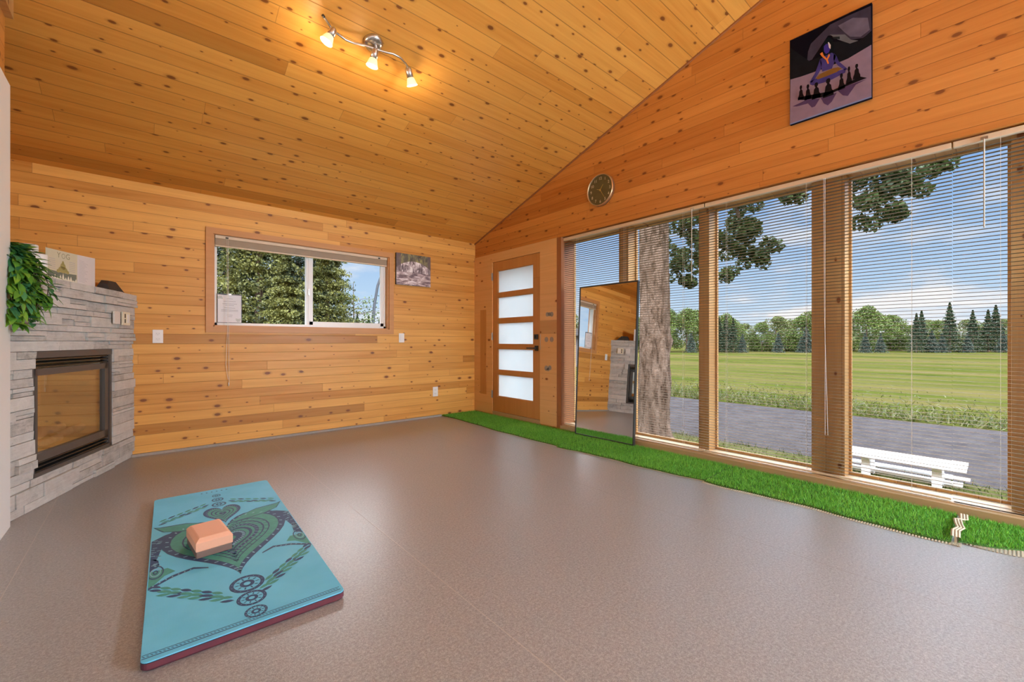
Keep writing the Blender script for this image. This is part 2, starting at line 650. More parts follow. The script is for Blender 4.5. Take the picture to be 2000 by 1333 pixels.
M_BLUESPRUCE = leaf_mat('blue spruce needles', (0.025, 0.040, 0.030), (0.059, 0.080, 0.058), 0.4, 0.1)
M_HOUSEPLANT = leaf_mat('glossy houseplant leaves', (0.05, 0.20, 0.03), (0.26, 0.50, 0.06), 9.0, 0.15, 0.35)
M_HOUSEPLANTD = leaf_mat('deep green leaves', (0.02, 0.13, 0.06), (0.10, 0.32, 0.13), 9.0, 0.15, 0.35)
M_STRAND = leaf_mat('olive strand leaves', (0.06, 0.09, 0.02), (0.24, 0.30, 0.06), 9.0, 0.1, 0.5)
M_TWIG = simple('twig bark', (0.12, 0.09, 0.06), 0.9)


def bark_mat():
    m, t, out = mat_new('poplar bark')
    co = t.coord()
    s = t.sep(co)
    v = t.xyz(t.math('MULTIPLY', s[0], 9.0), t.math('MULTIPLY', s[1], 9.0), t.math('MULTIPLY', s[2], 2.6))
    n = t.noise(v, 1.0, 6, 0.65, 1.2)
    n2 = t.noise(co, 22, 4, 0.6)
    col = t.ramp(n, [(0.36, (0.018, 0.012, 0.009)), (0.47, (0.095, 0.066, 0.050)), (0.62, (0.185, 0.135, 0.105)), (0.75, (0.12, 0.085, 0.070))])
    col = t.mix(t.math('MULTIPLY', n2, 0.3), col, (0.17, 0.10, 0.055))
    pbr(t, out, col, 0.95, 0, t.math('ADD', n, t.math('MULTIPLY', n2, 0.3)), 1.0, 0.06, 0.0)
    return m


M_BARK = bark_mat()


def ground_mat(name, cols, scale, stripes=None):
    m, t, out = mat_new(name)
    co = t.coord()
    s = t.sep(co)
    a = t.noise(co, scale, 6, 0.65)
    b = t.noise(co, scale * 12, 3, 0.6)
    k = t.math('ADD', t.math('MULTIPLY', a, 0.65), t.math('MULTIPLY', b, 0.35))
    col = t.ramp(k, [(0.32, cols[0]), (0.5, cols[1]), (0.68, cols[2])])
    if stripes:
        q = t.noise(t.xyz(t.math('MULTIPLY', s[0], 0.16), t.math('MULTIPLY', s[1], 0.012), 0.0), 1.0, 3, 0.6)
        f = t.ramp(q, [(0.44, 0.0), (0.58, 1.0)])
        col = t.mix(t.math('MULTIPLY', f, 0.75), col, stripes)
    pbr(t, out, col, 1.0, 0, b, 0.6, 0.03, 0.0)
    return m


M_FIELD = ground_mat('mown field', [(0.018, 0.026, 0.004), (0.032, 0.039, 0.007), (0.048, 0.047, 0.013)], 0.35, (0.065, 0.051, 0.020))
M_LAWN = ground_mat('front grass', [(0.026, 0.034, 0.007), (0.051, 0.053, 0.018), (0.075, 0.068, 0.034)], 2.0)
M_ROAD = ground_mat('grey gravel road', [(0.026, 0.024, 0.025), (0.041, 0.037, 0.038), (0.053, 0.049, 0.049)], 3.0)
M_GRASS = leaf_mat('wild grass', (0.022, 0.039, 0.005), (0.097, 0.092, 0.024), 0.3, 0.3)
M_BENCH = simple('white bench paint', (0.86, 0.86, 0.86), 0.5, noise=0.03)
M_LAMPPOLE = simple('dark galvanised pole', (0.10, 0.11, 0.13), 0.5, 0.6)
M_ROOFDARK = simple('dark shingle', (0.06, 0.055, 0.06), 0.9)
M_HOUSEWALL = simple('mauve house siding', (0.099, 0.086, 0.089), 0.8)

# ------------------------------------------------------------------ room shell
# floor
mb = MB()
mb.box(-1.1, 3.78, YBACK - .15, 5.06, -0.12, 0.0)
struct(mb.build('floor', M_FLOOR))


def wall_poly(mb, axis, face, depth, cells, mat=0):
    """cells: list of (a0,a1,z0,z1) boxes; axis 'x' = wall plane at x=face running along y"""
    for a0, a1, z0, z1 in cells:
        if axis == 'x':
            mb.box(face, face + depth, a0, a1, z0, z1, mat)
        else:
            mb.box(a0, a1, face, face + depth, z0, z1, mat)


# far wall with slider window hole
WX0, WX1, WZ0, WZ1 = 0.475, 2.237, 1.14, 2.03
mb = MB()
wall_poly(mb, 'y', YA, 0.17, [(-1.1, WX0, 0, ZE + .1), (WX1, XB + .24, 0, ZE + .1), (WX0, WX1, 0, WZ0), (WX0, WX1, WZ1, ZE + .1)])
struct(mb.build('wall_far', M_WALL_FAR))

# right gable wall: sheathing above the windows, solid beyond them
YD0, YD1, ZD = 3.577, 4.489, 2.057
YW0, YW1 = -1.40, 3.241        # run of the window band
ZH = 2.172                     # underside of the gable boards
mb = MB()


def gable(y0, y1, z0):
    pts = [(XB, y0, z0), (XB, y1, z0)]
    if y0 < YR < y1:
        pts += [(XB, y1, ceil_z(y1) + .05), (XB, YR, ceil_z(YR) + .05), (XB, y0, ceil_z(y0) + .05)]
    else:
        pts += [(XB, y1, ceil_z(y1) + .05), (XB, y0, ceil_z(y0) + .05)]
    mb.prism(pts, (0, 0, 0), (0.235, 0, 0))


gable(YW1, YA + .17, ZH)
gable(YW0, YW1, ZH)
gable(YBACK - .15, YW0, 0)
mb.box(XB, XB + .235, YD1, YA, 0, ZH)
mb.box(XB, XB + .235, YW1, YD0, 0, ZH)
mb.box(XB, XB + .235, YD0, YD1, ZD, ZH)
struct(mb.build('wall_right', M_WALL_RIGHT))

# light pine panelling round the door (proud of the wall)
mb = MB()
xf = XB - 0.012
mb.box(xf, XB, YD1, YA, 0.02, ZH + .004)
mb.box(xf, XB, 3.304, YD0, 0.02, ZH + .004)
mb.box(xf, XB, YD0, YD1, ZD, ZH + .004)
tr = struct(mb.build('trim_1', M_PLY))
mb = MB()
mb.box(xf - .003, xf, 4.622, 4.757, 0.27, 1.43)
mb.build('inset_board', boards('inset board', 2, 1, 0.3, 5, (0.58, 0.29, 0.09), (0.46, 0.20, 0.055), seed=33, knots=0.4), tr)
for cy, cz, rr in ((3.455, 1.31, .026), (3.385, 1.308, .028), (3.42, 1.31, .024), (3.47, 1.018, .030), (3.385, 1.018, .030), (3.47, .683, .031), (3.415, .69, .028), (3.44, .668, .02)):
    mb = MB()
    mb.cyl((xf, cy, cz), (xf - .001, cy, cz), rr, n=18)
    mb.build('filler_patch', M_FILLER, tr)

mb = MB()
mb.box(XB - .014, XB + .235, 3.237, 3.304, 0.02, ZH)
struct(mb.build('trim_2', M_DARKTRIM))

# window band: posts, header, sill
mb = MB()
for y0, y1 in ((3.247, 3.34), (2.426, 2.535), (1.628, 1.716), (.704, .895), (-.235, -.035), (-1.40, -1.29)):
    mb.box(3.62, 3.772, y0, y1, 0.05, ZH)
struct(mb.build('trim_3', M_POST))
mb = MB()
mb.box(3.62, 3.772, YW0, YW1, 2.150, ZH)
struct(mb.build('trim_4', M_POST))
mb = MB()
mb.box(3.512, 3.772, YW0, YW1 + .0, 0.0, 0.052)
mb.box(3.545, 3.772, YW0, YW1 + .0, 0.052, 0.060)
struct(mb.build('trim_5', M_SILL))
for k, (y0, y1) in enumerate(((2.535, 3.247), (1.716, 2.426), (.895, 1.628), (-.035, .704), (-1.29, -.235))):
    w = struct(MB().box(3.742, 3.770, y0, y0 + .014, .06, 2.150).box(3.742, 3.770, y1 - .014, y1, .06, 2.150)
               .box(3.742, 3.770, y0 + .014, y1 - .014, .06, .078).box(3.742, 3.770, y0 + .014, y1 - .014, 2.134, 2.150).build('window_%d' % (k + 2), M_POST))
    MB().box(3.754, 3.758, y0 + .012, y1 - .012, .074, 2.138).build('glass_pane', M_GLASS, w)

# left partition, left wall behind the fireplace, rear wall
mb = MB()
yl = 3.4876
pts = [(XL, YBACK, 0), (XL, yl, 0), (XL, yl, ceil_z(yl) + .05), (XL, YR, ceil_z(YR) + .05), (XL, YBACK, ceil_z(YBACK) + .05)]
mb.prism(pts, (0, 0, 0), (-.5, 0, 0))
mb.box(-1.1, XLL, yl, YA, 0, 3.0)
struct(mb.build('wall_left', boards('pine boards left wall', 1, 2, 0.0885, 2.1, (0.72, 0.335, 0.085), (0.50, 0.18, 0.032), seed=25.0)))
mb = MB()
mb.box(XL, -.557, YBACK + .01, yl, 0.0, 2.375)
struct(mb.build('trim_6', M_PANEL), 'tall cream white panel covering the left wall beside the fireplace')
mb = MB()
mb.box(XL, -.545, -1.0, yl, 2.736, 2.86)
struct(mb.build('trim_7', M_POST))
mb = MB()
mb.box(-1.1, XB + .24, YBACK - .15, YBACK, 0, ceil_z(YBACK) + .05)
struct(mb.build('wall_rear', M_WALL_RIGHT))

# ceiling (two slopes meeting at the ridge) with a dark reveal along the gable
mb = MB()
sec = [(YA + .55, ceil_z(YA + .55)), (YR, ceil_z(YR)), (YBACK - .55, ceil_z(YBACK - .55))]
lo = [(-1.5, y, z) for y, z in sec]
hi = [(-1.5, y, z + .16) for y, z in sec[::-1]]
v = lo + hi
w2 = [(3.80, p[1], p[2]) for p in v]
mb.add(v + w2, [(0, 1, 7, 6), (1, 2, 8, 7), (3, 4, 10, 9), (4, 5, 11, 10), (0, 6, 11, 5), (2, 3, 9, 8), (5, 4, 1, 0), (4, 3, 2, 1), (6, 7, 10, 11), (7, 8, 9, 10)])
struct(mb.build('ceiling', M_CEIL))
mb = MB()
z1, z2 = ceil_z(YA), ceil_z(YR)
mb.prism([(XB - .016, YA, z1 - .014), (XB, YA, z1 - .014), (XB, YA, z1), (XB - .016, YA, z1)], (0, YA, z1), (0, YR, z2))
struct(mb.build('trim_8', M_DARKTRIM))

# grey edge strip of the flooring turned up along the far wall
mb = MB()
mb.box(-.10, 2.97, YA - .03, YA, 0.0, 0.022)
struct(mb.build('baseboard_far', M_BASE))

# ------------------------------------------------------------------ far window
w1 = struct(MB().add([], []).build('window_1', M_TRIMWOOD))
mb = MB()
a0, a1, b0, b1 = .418, 2.296, 1.083, 2.078
c = .057
yf = YA - .018
for quad in ([(a0, b0), (a1, b0), (a1 - c, b0 + c), (a0 + c, b0 + c)], [(a1, b0), (a1, b1), (a1 - c, b1 - c), (a1 - c, b0 + c)],
             [(a1, b1), (a0, b1), (a0 + c, b1 - c), (a1 - c, b1 - c)], [(a0, b1), (a0, b0), (a0 + c, b0 + c), (a0 + c, b1 - c)]):
    mb.prism([(x, yf, z) for x, z in quad], (0, 0, 0), (0, .018, 0))
mb.build('casing', M_TRIMWOOD, w1)
mb = MB()
X0, X1, Z0, Z1 = WX0, WX1, WZ0, WZ1
t_ = .012
mb.box(X0, X0 + t_, YA - .002, YA + .17, Z0, Z1)
mb.box(X1 - t_, X1, YA - .002, YA + .17, Z0, Z1)
mb.box(X0, X1, YA - .002, YA + .17, Z0, Z0 + t_)
mb.box(X0, X1, YA - .002, YA + .17, Z1 - t_, Z1)
mb.build('jamb_lining', M_TRIMWOOD, w1)
mb = MB()
X0 += t_; X1 -= t_; Z0 += t_; Z1 -= t_
F = .026
mb.box(X0, X0 + F, YA + .06, YA + .13, Z0, Z1)
mb.box(X1 - F, X1, YA + .06, YA + .13, Z0, Z1)
mb.box(X0, X1, YA + .06, YA + .13, Z0, Z0 + F)
mb.box(X0, X1, YA + .06, YA + .13, Z1 - F, Z1)
mb.box(1.318, 1.352, YA + .075, YA + .125, Z0, Z1)
mb.build('vinyl_frame', M_VINYL, w1)
mb = MB()
S0, S1 = 1.350, X1 - F
q = .036
mb.box(S0 - .01, S0 + q, YA + .068, YA + .094, Z0 + F, Z1 - F)
mb.box(S1 - q, S1, YA + .068, YA + .094, Z0 + F, Z1 - F)
mb.box(S0, S1, YA + .068, YA + .094, Z0 + F, Z0 + F + q)
mb.box(S0, S1, YA + .068, YA + .094, Z1 - F - q, Z1 - F)
sash = mb.build('sliding_sash', M_VINYL, w1)
MB().box(S0 + q - .004, S1 - q + .004, YA + .079, YA + .083, Z0 + F + q - .004, Z1 - F - q + .004).build('glass_pane', M_GLASS, sash)
MB().box(S0 - .012, S0 - .002, YA + .060, YA + .070, 1.50, 1.57).build('latch', M_HINGE, sash)
MB().box(X0 + F - .004, 1.322, YA + .102, YA + .106, Z0 + F - .004, Z1 - F + .004).build('glass_pane', M_GLASS, w1)

# raised blind in the far window
t = thing('raised_blind', 'ivory mini blind pulled up tight at the top of the small slider window', 'blind', (1.35, YA + .03, 1.90))
MB().chbox(.492, 2.220, YA + .004, YA + .042, 1.985, 2.016, .003).build('head_rail', M_RAIL, t)
mb = MB()
for k in range(22):
    z = 1.924 + k * .0027
    mb.box(.494, 2.218, YA + .010, YA + .036, z, z + .0012)
mb.build('slats', M_RAIL, t)
MB().chbox(.494, 2.218, YA + .009, YA + .037, 1.908, 1.922, .002).build('bottom_rail', M_RAIL, t)
mb = MB()
for dx, zb in ((0, .62), (.010, .60)):
    mb.tube([(.586 + dx, YA + .004, 1.985), (.586 + dx, YA - .012, 1.72), (.588 + dx, YA - .022, 1.10), (.575 + dx * 2.4, YA - .020, .78), (.592 + dx, YA - .02, .63 if dx == 0 else .58)], .0016, 5)
mb.cyl((.598, YA - .020, .60), (.598, YA - .020, .565), .004, .003, 8)
mb.build('pull_cord', M_CORD, t)
mb = MB()
mb.tube([(2.12, YA + .002, 1.99), (2.125, YA - .001, 1.55)], .003, 6)
mb.build('tilt_wand', M_GLASS, t)
for x in (.587, 2.118):
    MB().box(x - .012, x + .012, YA + .0, YA + .005, 1.990, 2.004).build('bracket', M_DARKSLOT, t)

# sign in the window
t = thing('notice_holder', 'black framed paper notice with grey text standing on the left of the small window ledge', 'sign', (.612, YA + .05, Z0))
mb = MB()
px0, px1, pz0, pz1 = .512, .716, Z0 + F, 1.462
yy = YA + .046
MB().box(px0, px1, yy, yy + .004, pz0, pz1).build('backing_frame', M_BLACK, t)
MB().box(px0 + .005, px1 - .006, yy - .0008, yy, pz0 + .004, pz1 - .012).build('paper', M_PAPER, t)
mb = MB()
for k, (w, dz) in enumerate(((.05, .03), (.10, .055), (.12, .08), (.07, .095), (.09, .12), (.14, .14), (.14, .152), (.05, .19), (.04, .205))):
    mb.box(.614 - w / 2, .614 + w / 2, yy - .0014, yy - .0008, pz1 - .02 - dz, pz1 - .0165 - dz)
mb.build('printed_text', M_INK, t)
M_LEAFINK = simple('grey leaf ink', (.33, .40, .35), .8)
for cx_, cz_, s_ in ((.535, pz1 - .05, 1), (.685, pz0 + .04, -1)):
    mb = MB()
    for k in range(7):
        an = k * .5 + (0 if s_ > 0 else 3.1)
        mb.add([(cx_, yy - .0014, cz_), (cx_ + .022 * math.cos(an), yy - .0014, cz_ + .03 * math.sin(an)), (cx_ + .022 * math.cos(an + .25), yy - .0014, cz_ + .03 * math.sin(an + .25))], [(0, 1, 2)])
    mb.build('leaf_print', M_LEAFINK, t)
MB().box(.600, .628, yy - .003, yy + .006, pz1 - .012, pz1 + .002).build('clip', M_HINGE, t)


# ------------------------------------------------------------------ door
dr = struct(MB().add([], []).build('door_1', M_OAKDOOR))
PZ = ((1.634, 1.935), (1.294, 1.582), (.953, 1.240), (.612, .902), (.262, .561))
PY0, PY1 = 3.700, 4.390
mb = MB()
dx0, dx1 = XB - .004, XB + .040
g_ = .004
mb.box(dx0, dx1, YD0 + g_, PY0, .062, ZD - g_)
mb.box(dx0, dx1, PY1, YD1 - g_, .062, ZD - g_)
zz = [.062] + [z for p in sorted(PZ) for z in p] + [ZD - g_]
for k in range(0, len(zz), 2):
    mb.box(dx0, dx1, PY0, PY1, zz[k], zz[k + 1])
slab = mb.build('slab', M_OAKDOOR, dr)
for z0, z1 in PZ:
    p = MB().box(XB + .014, XB + .022, PY0, PY1, z0, z1).build('frosted_pane', M_FROST, dr)
    mb = MB()
    b_ = .010
    mb.box(dx0 + .006, XB + .014, PY0, PY0 + b_, z0, z1)
    mb.box(dx0 + .006, XB + .014, PY1 - b_, PY1, z0, z1)
    mb.box(dx0 + .006, XB + .014, PY0, PY1, z0, z0 + b_)
    mb.box(dx0 + .006, XB + .014, PY0, PY1, z1 - b_, z1)
    mb.build('glazing_bead', M_OAKDOOR, p)
for z in (.287, 1.062, 1.865):
    mb = MB()
    mb.cyl((XB - .018, YD1 + .004, z - .05), (XB - .018, YD1 + .004, z + .05), .007, n=10)
    mb.box(XB - .016, XB - .010, YD1 - .012, YD1 + .02, z - .05, z + .05)
    mb.build('hinge', M_HINGE, dr)
mb = MB()
mb.chbox(XB - .026, XB - .004, 3.610, 3.668, 1.018, 1.080, .003)
db = mb.build('deadbolt', M_BLACK, dr)
MB().box(XB - .036, XB - .026, 3.632, 3.646, 1.032, 1.064).build('thumb_turn', M_BLACKGL, db)
mb = MB()
mb.chbox(XB - .014, XB - .004, 3.610, 3.668, .882, .945, .003)
mb.cyl((XB - .014, 3.640, .914), (XB - .052, 3.640, .914), .011, n=14)
mb.chbox(XB - .060, XB - .048, 3.630, 3.765, .906, .922, .003)
mb.build('lever_handle', M_BLACK, dr)
MB().box(XB - .0145, XB - .012, 3.566, 3.5768, .90, 1.08).build('strike_plate', M_STEEL, dr)
mb = MB()
mb.box(XB - .010, XB + .235, YD0, YD1, 0.0, .058)
mb.build('threshold', M_SILL, dr)

# ------------------------------------------------------------------ blinds on the window band
def blind(y0, y1, zbot, label, wandy, wlen, cordy):
    t = thing('mini_blind', label, 'blind', (3.575, (y0 + y1) / 2, zbot), group='ivory mini blinds on the window wall')
    xa = 3.575
    MB().chbox(xa - .020, xa + .018, y0 + .003, y1 - .003, 2.128, 2.160, .003).build('head_rail', M_RAIL, t)
    mb = MB()
    z = zbot + .03
    hw = .0125
    while z < 2.118:
        vs = []
        for yk in (y0 + .001, y1 - .001):
            for a, h in ((-1, 0.0006), (-.4, .0019), (.4, .0016), (1, -.0006)):
                vs.append((xa + a * hw, yk, z + h))
        mb.add(vs, [(i, i + 1, i + 5, i + 4) for i in range(3)], 0, True)
        z += .0222
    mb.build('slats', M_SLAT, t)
    mb = MB()
    mb.chbox(xa - .013, xa + .013, y0 + .004, y1 - .004, zbot, zbot + .012, .002)
    mb.build('bottom_rail', M_RAIL, t)
    L = y1 - y0
    n = 3
    for f in ((.12, .5, .88)):
        yk = y0 + L * f
        mb = MB()
        for dx in (-.0135, .0135):
            mb.box(xa + dx - .0005, xa + dx + .0005, yk - .0006, yk + .0006, zbot, 2.13)
        mb.build('ladder_cord', M_CORD, t)
    if wlen:
        MB().tube([(xa - .024, wandy, 2.135), (xa - .026, wandy, 2.135 - wlen)], .0034, 6).build('tilt_wand', simple('clear plastic wand', (.55, .52, .45), .15), t)
        MB().box(xa - .026, xa - .018, wandy - .014, wandy + .014, 2.132, 2.146).build('tilt_gear', M_HINGE, t)
    if cordy is not None:
        mb = MB()
        for d_ in (0, .008):
            mb.tube([(xa - .024, cordy + d_, 2.13), (xa - .024, cordy + d_ * .5, 1.2), (xa - .022, cordy - d_ * 2, .35)], .0012, 5)
        mb.build('pull_cord', M_CORD, t)
    return t


blind(1.6385, 3.235, .068, 'ivory mini blind behind the leaning mirror, covering the two windows next to the door', 1.745, .62, None)
blind(.190, 1.638, .068, 'middle ivory mini blind, in front of the wide wooden post', .80, .0, .80)
blind(-1.35, .1895, .048, 'ivory mini blind nearest the camera, hanging lower than the others at the right end', .065, .50, None)

# ------------------------------------------------------------------ fireplace (angled unit in the left corner)
FD = Vector((-.34471501, -.93870739, 0))
FO = Vector((.93870739, -.34471501, 0))
FR = math.atan2(FD.y, FD.x)
P0 = Vector((-.084, 4.9, 0))
fp = thing('fireplace', 'corner gas fireplace faced in grey stacked ledger stone with a black insert', 'fireplace', P0, FR)
S_END = 1.49
TOPZ = 1.395
mb = MB()
# body behind the facing, with a hole for the firebox
iL, iR, iB, iT = 1.222, .352, .182, .938
mb.box(0.0, iR, -.5, -.03, 0, TOPZ - .02)
mb.box(iL, S_END, -.5, -.03, 0, TOPZ - .02)
mb.box(iR, iL, -.5, -.03, iT, TOPZ - .02)
mb.box(iR, iL, -.5, -.03, 0, iB)
# clip nothing: trim the body so that it stays inside the corner
for i, p in enumerate(mb.v):
    x, y, z = p
    wp = P0 + FD * x + FO * y
    nx = max(wp.x, XLL + .002)
    ny = min(wp.y, YA - .002)
    if nx > -.56 and ny < 3.48:
        pass
    dlt = Vector((nx, ny, 0)) - P0
    mb.v[i] = (dlt.dot(FD), dlt.dot(FO), z)
mb.build('surround_core', M_STONE, fp, local=True)
mb = MB()
z = 0.0
rr = random.Random(3)
while z < TOPZ - .004:
    h = rr.choice((.040, .052, .062, .075, .085))
    if abs(z + h - 1.285) < .02:
        h = 1.285 - z
    if z >= 1.28:
        h = rr.choice((.05, .06))
    if z + h > TOPZ - .02:
        h = TOPZ - z
    for lim in (iB, iT):
        if z + .004 < lim < z + h + .022:
            h = lim - z
    spans = [(-.015 if z > .0 else 0, S_END)]
    if z + h * .5 > iB and z + h * .5 < iT:
        spans = [(0.0, iR + .002), (iL - .002, S_END)]
    for s0, s1 in spans:
        s = s0
        while s < s1 - .001:
            L = rr.uniform(.14, .46)
            if s + L > s1 - .05:
                L = s1 - s
            pr = rr.uniform(-.012, .010) + (.022 if z >= 1.28 else 0)
            e0 = rr.uniform(-.008, .004) if s > s0 else 0
            if iB < z < iT and s1 < .4:
                pass
            hh = h
            sp = rr.random()
            segs = [(z, z + h)]
            if h > .05 and sp < .3:
                mid = z + h * rr.uniform(.4, .6)
                segs = [(z, mid), (mid, z + h)]
            for (za, zb) in segs:
                p2 = pr + rr.uniform(-.006, .006)
                j = [rr.uniform(-.004, .004) for _ in range(8)]
                x0, x1 = s + .0028 + (rr.uniform(-.012, .004) if s == s0 else 0), s + L - .0024 + (rr.uniform(-.006, .006) if s + L >= s1 - .001 and s1 < .5 else 0)
                zc0, zc1 = za + .0018, zb - .0016
                yb = -.04
                v = [(x0, yb, zc0), (x1, yb, zc0), (x1, p2 + j[0] * .6, zc0), (x0, p2 + j[1] * .6, zc0),
                     (x0, yb, zc1), (x1, yb, zc1), (x1, p2 + j[2] * .6, zc1), (x0, p2 + j[3] * .6, zc1)]
                f = [(0, 3, 2, 1), (4, 5, 6, 7), (0, 1, 5, 4), (1, 2, 6, 5), (2, 3, 7, 6), (3, 0, 4, 7)]
                mb.add(v, [tuple(reversed(q)) for q in f])
            s += L
    z += h
# keep stones out of the wall
for i, p in enumerate(mb.v):
    wy = P0.y + FD.y * p[0] + FO.y * p[1]
    if wy > YA - .002:
        mb.v[i] = (p[0] + (wy - YA + .002) / -FD.y, p[1], p[2])
mb.build('stone_facing', M_STONE, fp, local=True)
mb = MB()
mb.box(.05, S_END, -.45, .004, TOPZ - .004, TOPZ + .002)
for i, p in enumerate(mb.v):
    wp = P0 + FD * p[0] + FO * p[1]
    nx = max(wp.x, XLL + .002)
    ny = min(wp.y, YA - .002)
    dlt = Vector((nx, ny, 0)) - P0
    mb.v[i] = (dlt.dot(FD), dlt.dot(FO), p[2])
mb.build('mantel_top', M_STONE, fp, local=True)

# insert
ins = MB()
def bx(m_, s0, s1, z0, z1, y0, y1):
    m_.box(s0, s1, y0, y1, z0, z1)
bx(ins, iR + .002, iR + .030, iB, iT, -.04, -.004)
bx(ins, iL - .022, iL, iB, iT, -.04, -.010)
bx(ins, iR, iL, iT - .042, iT, -.04, -.002)
bx(ins, iR, iL, iB, iB + .024, -.04, -.004)
bx(ins, iR + .030, iR + .036, iB, iT, -.05, -.018)
io = ins.build('insert_frame', M_INSERT, fp, local=True)
for z0, n, dz in ((.838, 3, .023), (.208, 4, .024)):
    for k in range(n):
        mb = MB()
        zz_ = z0 + k * dz
        mb.add([(iR + .034, -.045, zz_ + .012), (iL - .02, -.045, zz_ + .012), (iL - .02, -.012, zz_), (iR + .034, -.012, zz_),
                (iR + .034, -.045, zz_ + .017), (iL - .02, -.045, zz_ + .017), (iL - .02, -.012, zz_ + .007), (iR + .034, -.012, zz_ + .007)],
               [(0, 1, 2, 3), (4, 7, 6, 5), (3, 2, 6, 7), (0, 4, 5, 1), (0, 3, 7, 4), (1, 5, 6, 2)])
        mb.build('louver', M_BLACKGL, fp, local=True)
d0, d1, e0, e1 = .400, iL - .018, .268, .832
mb = MB()
bx(mb, d0, d0 + .046, e0, e1, -.035, -.006)
bx(mb, d1 - .020, d1, e0, e1, -.035, -.006)
bx(mb, d0, d1, e1 - .042, e1, -.035, -.006)
bx(mb, d0, d1, e0, e0 + .050, -.035, -.006)
do = mb.build('firebox_door', M_INSERT, fp, local=True)
MB().box(d0 + .04, d1 - .015, -.026, -.022, e0 + .045, e1 - .036).build('glass', M_FIREGLASS, do, local=True)
mb = MB()
bx(mb, iR + .03, iL - .01, iB + .02, iT - .05, -.42, -.40)
bx(mb, iR + .036, iR + .05, iB, iT - .05, -.42, -.06)
bx(mb, iL - .03, iL - .02, iB, iT - .05, -.42, -.06)
bx(mb, iR + .03, iL - .01, iB + .10, iB + .115, -.42, -.06)
bx(mb, iR + .03, iL - .01, iT - .06, iT - .05, -.42, -.06)
for i, p in enumerate(mb.v):
    wp = P0 + FD * p[0] + FO * p[1]
    dlt = Vector((max(wp.x, XLL + .004), min(wp.y, YA - .004), 0)) - P0
    mb.v[i] = (dlt.dot(FD), dlt.dot(FO), p[2])
mb.build('firebox', boards('beige firebox liner', 0, 2, .088, .6, (.86, .74, .52), (.62, .50, .33), seed=41, knots=.5, rough=.8, spec=.1), fp, local=True)
M_LOG = simple('ceramic log', (.72, .56, .42), .9, noise=.35, nscale=22, bstr=.5)
M_LOGEND = simple('pale log end', (.85, .66, .42), .85, noise=.1)
for (a, b, r0) in (((1.13, -.12, .345), (.86, -.16, .40), .035), ((.84, -.17, .40), (.70, -.13, .405), .030), ((1.16, -.15, .40), (1.02, -.2, .455), .034), ((1.05, -.10, .345), (.78, -.11, .34), .026), ((.72, -.16, .345), (.50, -.12, .36), .03)):
    mb = MB()
    a = Vector(a); b = Vector(b)
    pts = [a.lerp(b, k / 6) + Vector((0, rnd.uniform(-.004, .004), rnd.uniform(-.006, .006))) for k in range(7)]
    mb.tube(pts, [r0 * rnd.uniform(.88, 1.08) for _ in pts], 10, 0, False)
    nv = len(mb.v)
    mb.add(mb.v[:10], [tuple(range(10))[::-1]], 1)
    mb.add(mb.v[nv - 10:nv], [tuple(range(10))], 1)
    mb.build('ceramic_log', [M_LOG, M_LOGEND], fp, local=True)


def fpw(s, o, z):
    return P0 + FD * s + FO * o + Vector((0, 0, z))


def on_fp(name, label, cat, s, o, z, rot=0.0, group=None):
    return thing(name, label, cat, fpw(s, o, z), FR + rot, group)


# wall plates on the stone
t = on_fp('cover_plate', 'grey speckled rectangular plate on the fireplace stone, left of the cream switch', 'plate', .335, .016, 1.135)
MB().chbox(-.045, .045, -.003, .008, 0, .10, .002).build('plate', M_GREYPL, t, local=True)
t = on_fp('fireplace_switch', 'cream double rocker switch plate at the right end of the fireplace stone', 'switch', .190, .016, 1.130)
MB().chbox(-.058, .058, -.003, .009, 0, .108, .002).build('plate', M_CREAMPL, t, local=True)
for z0, z1 in ((.018, .050), (.058, .092)):
    MB().box(.018, .034, .0085, .0100, z0, z1).build('slot', M_DARKSLOT, t, local=True)
MB().chbox(-.04, -.005, .008, .012, .02, .09, .0015).build('rocker', M_PLASTIC, t, local=True)

# leaflet on the mantel
TZ = TOPZ + .0022
t = on_fp('leaflet', 'open folded leaflet with a yoga picture on its left page, standing on the mantel', 'leaflet', .742, -.03, TZ)
m_page = simple('beige printed page', (.62, .58, .42), .7, noise=.04, nscale=12)
MB().add([(0, 0, 0), (.265, -.03, 0), (.265, -.03, .20), (0, 0, .205), (0, -.002, 0), (.265, -.032, 0), (.265, -.032, .20), (0, -.002, .205)],
         [(0, 3, 2, 1), (4, 5, 6, 7), (0, 4, 7, 3), (1, 2, 6, 5), (3, 7, 6, 2)]).build('left_page', m_page, t, local=True)
MB().add([(0, 0, 0), (-.33, -.05, 0), (-.33, -.05, .235), (0, 0, .205), (0, -.002, 0), (-.33, -.052, 0), (-.33, -.052, .235), (0, -.002, .205)],
         [(0, 1, 2, 3), (4, 7, 6, 5), (0, 3, 7, 4), (1, 5, 6, 2), (3, 2, 6, 7)]).build('right_page', M_PAPER, t, local=True)
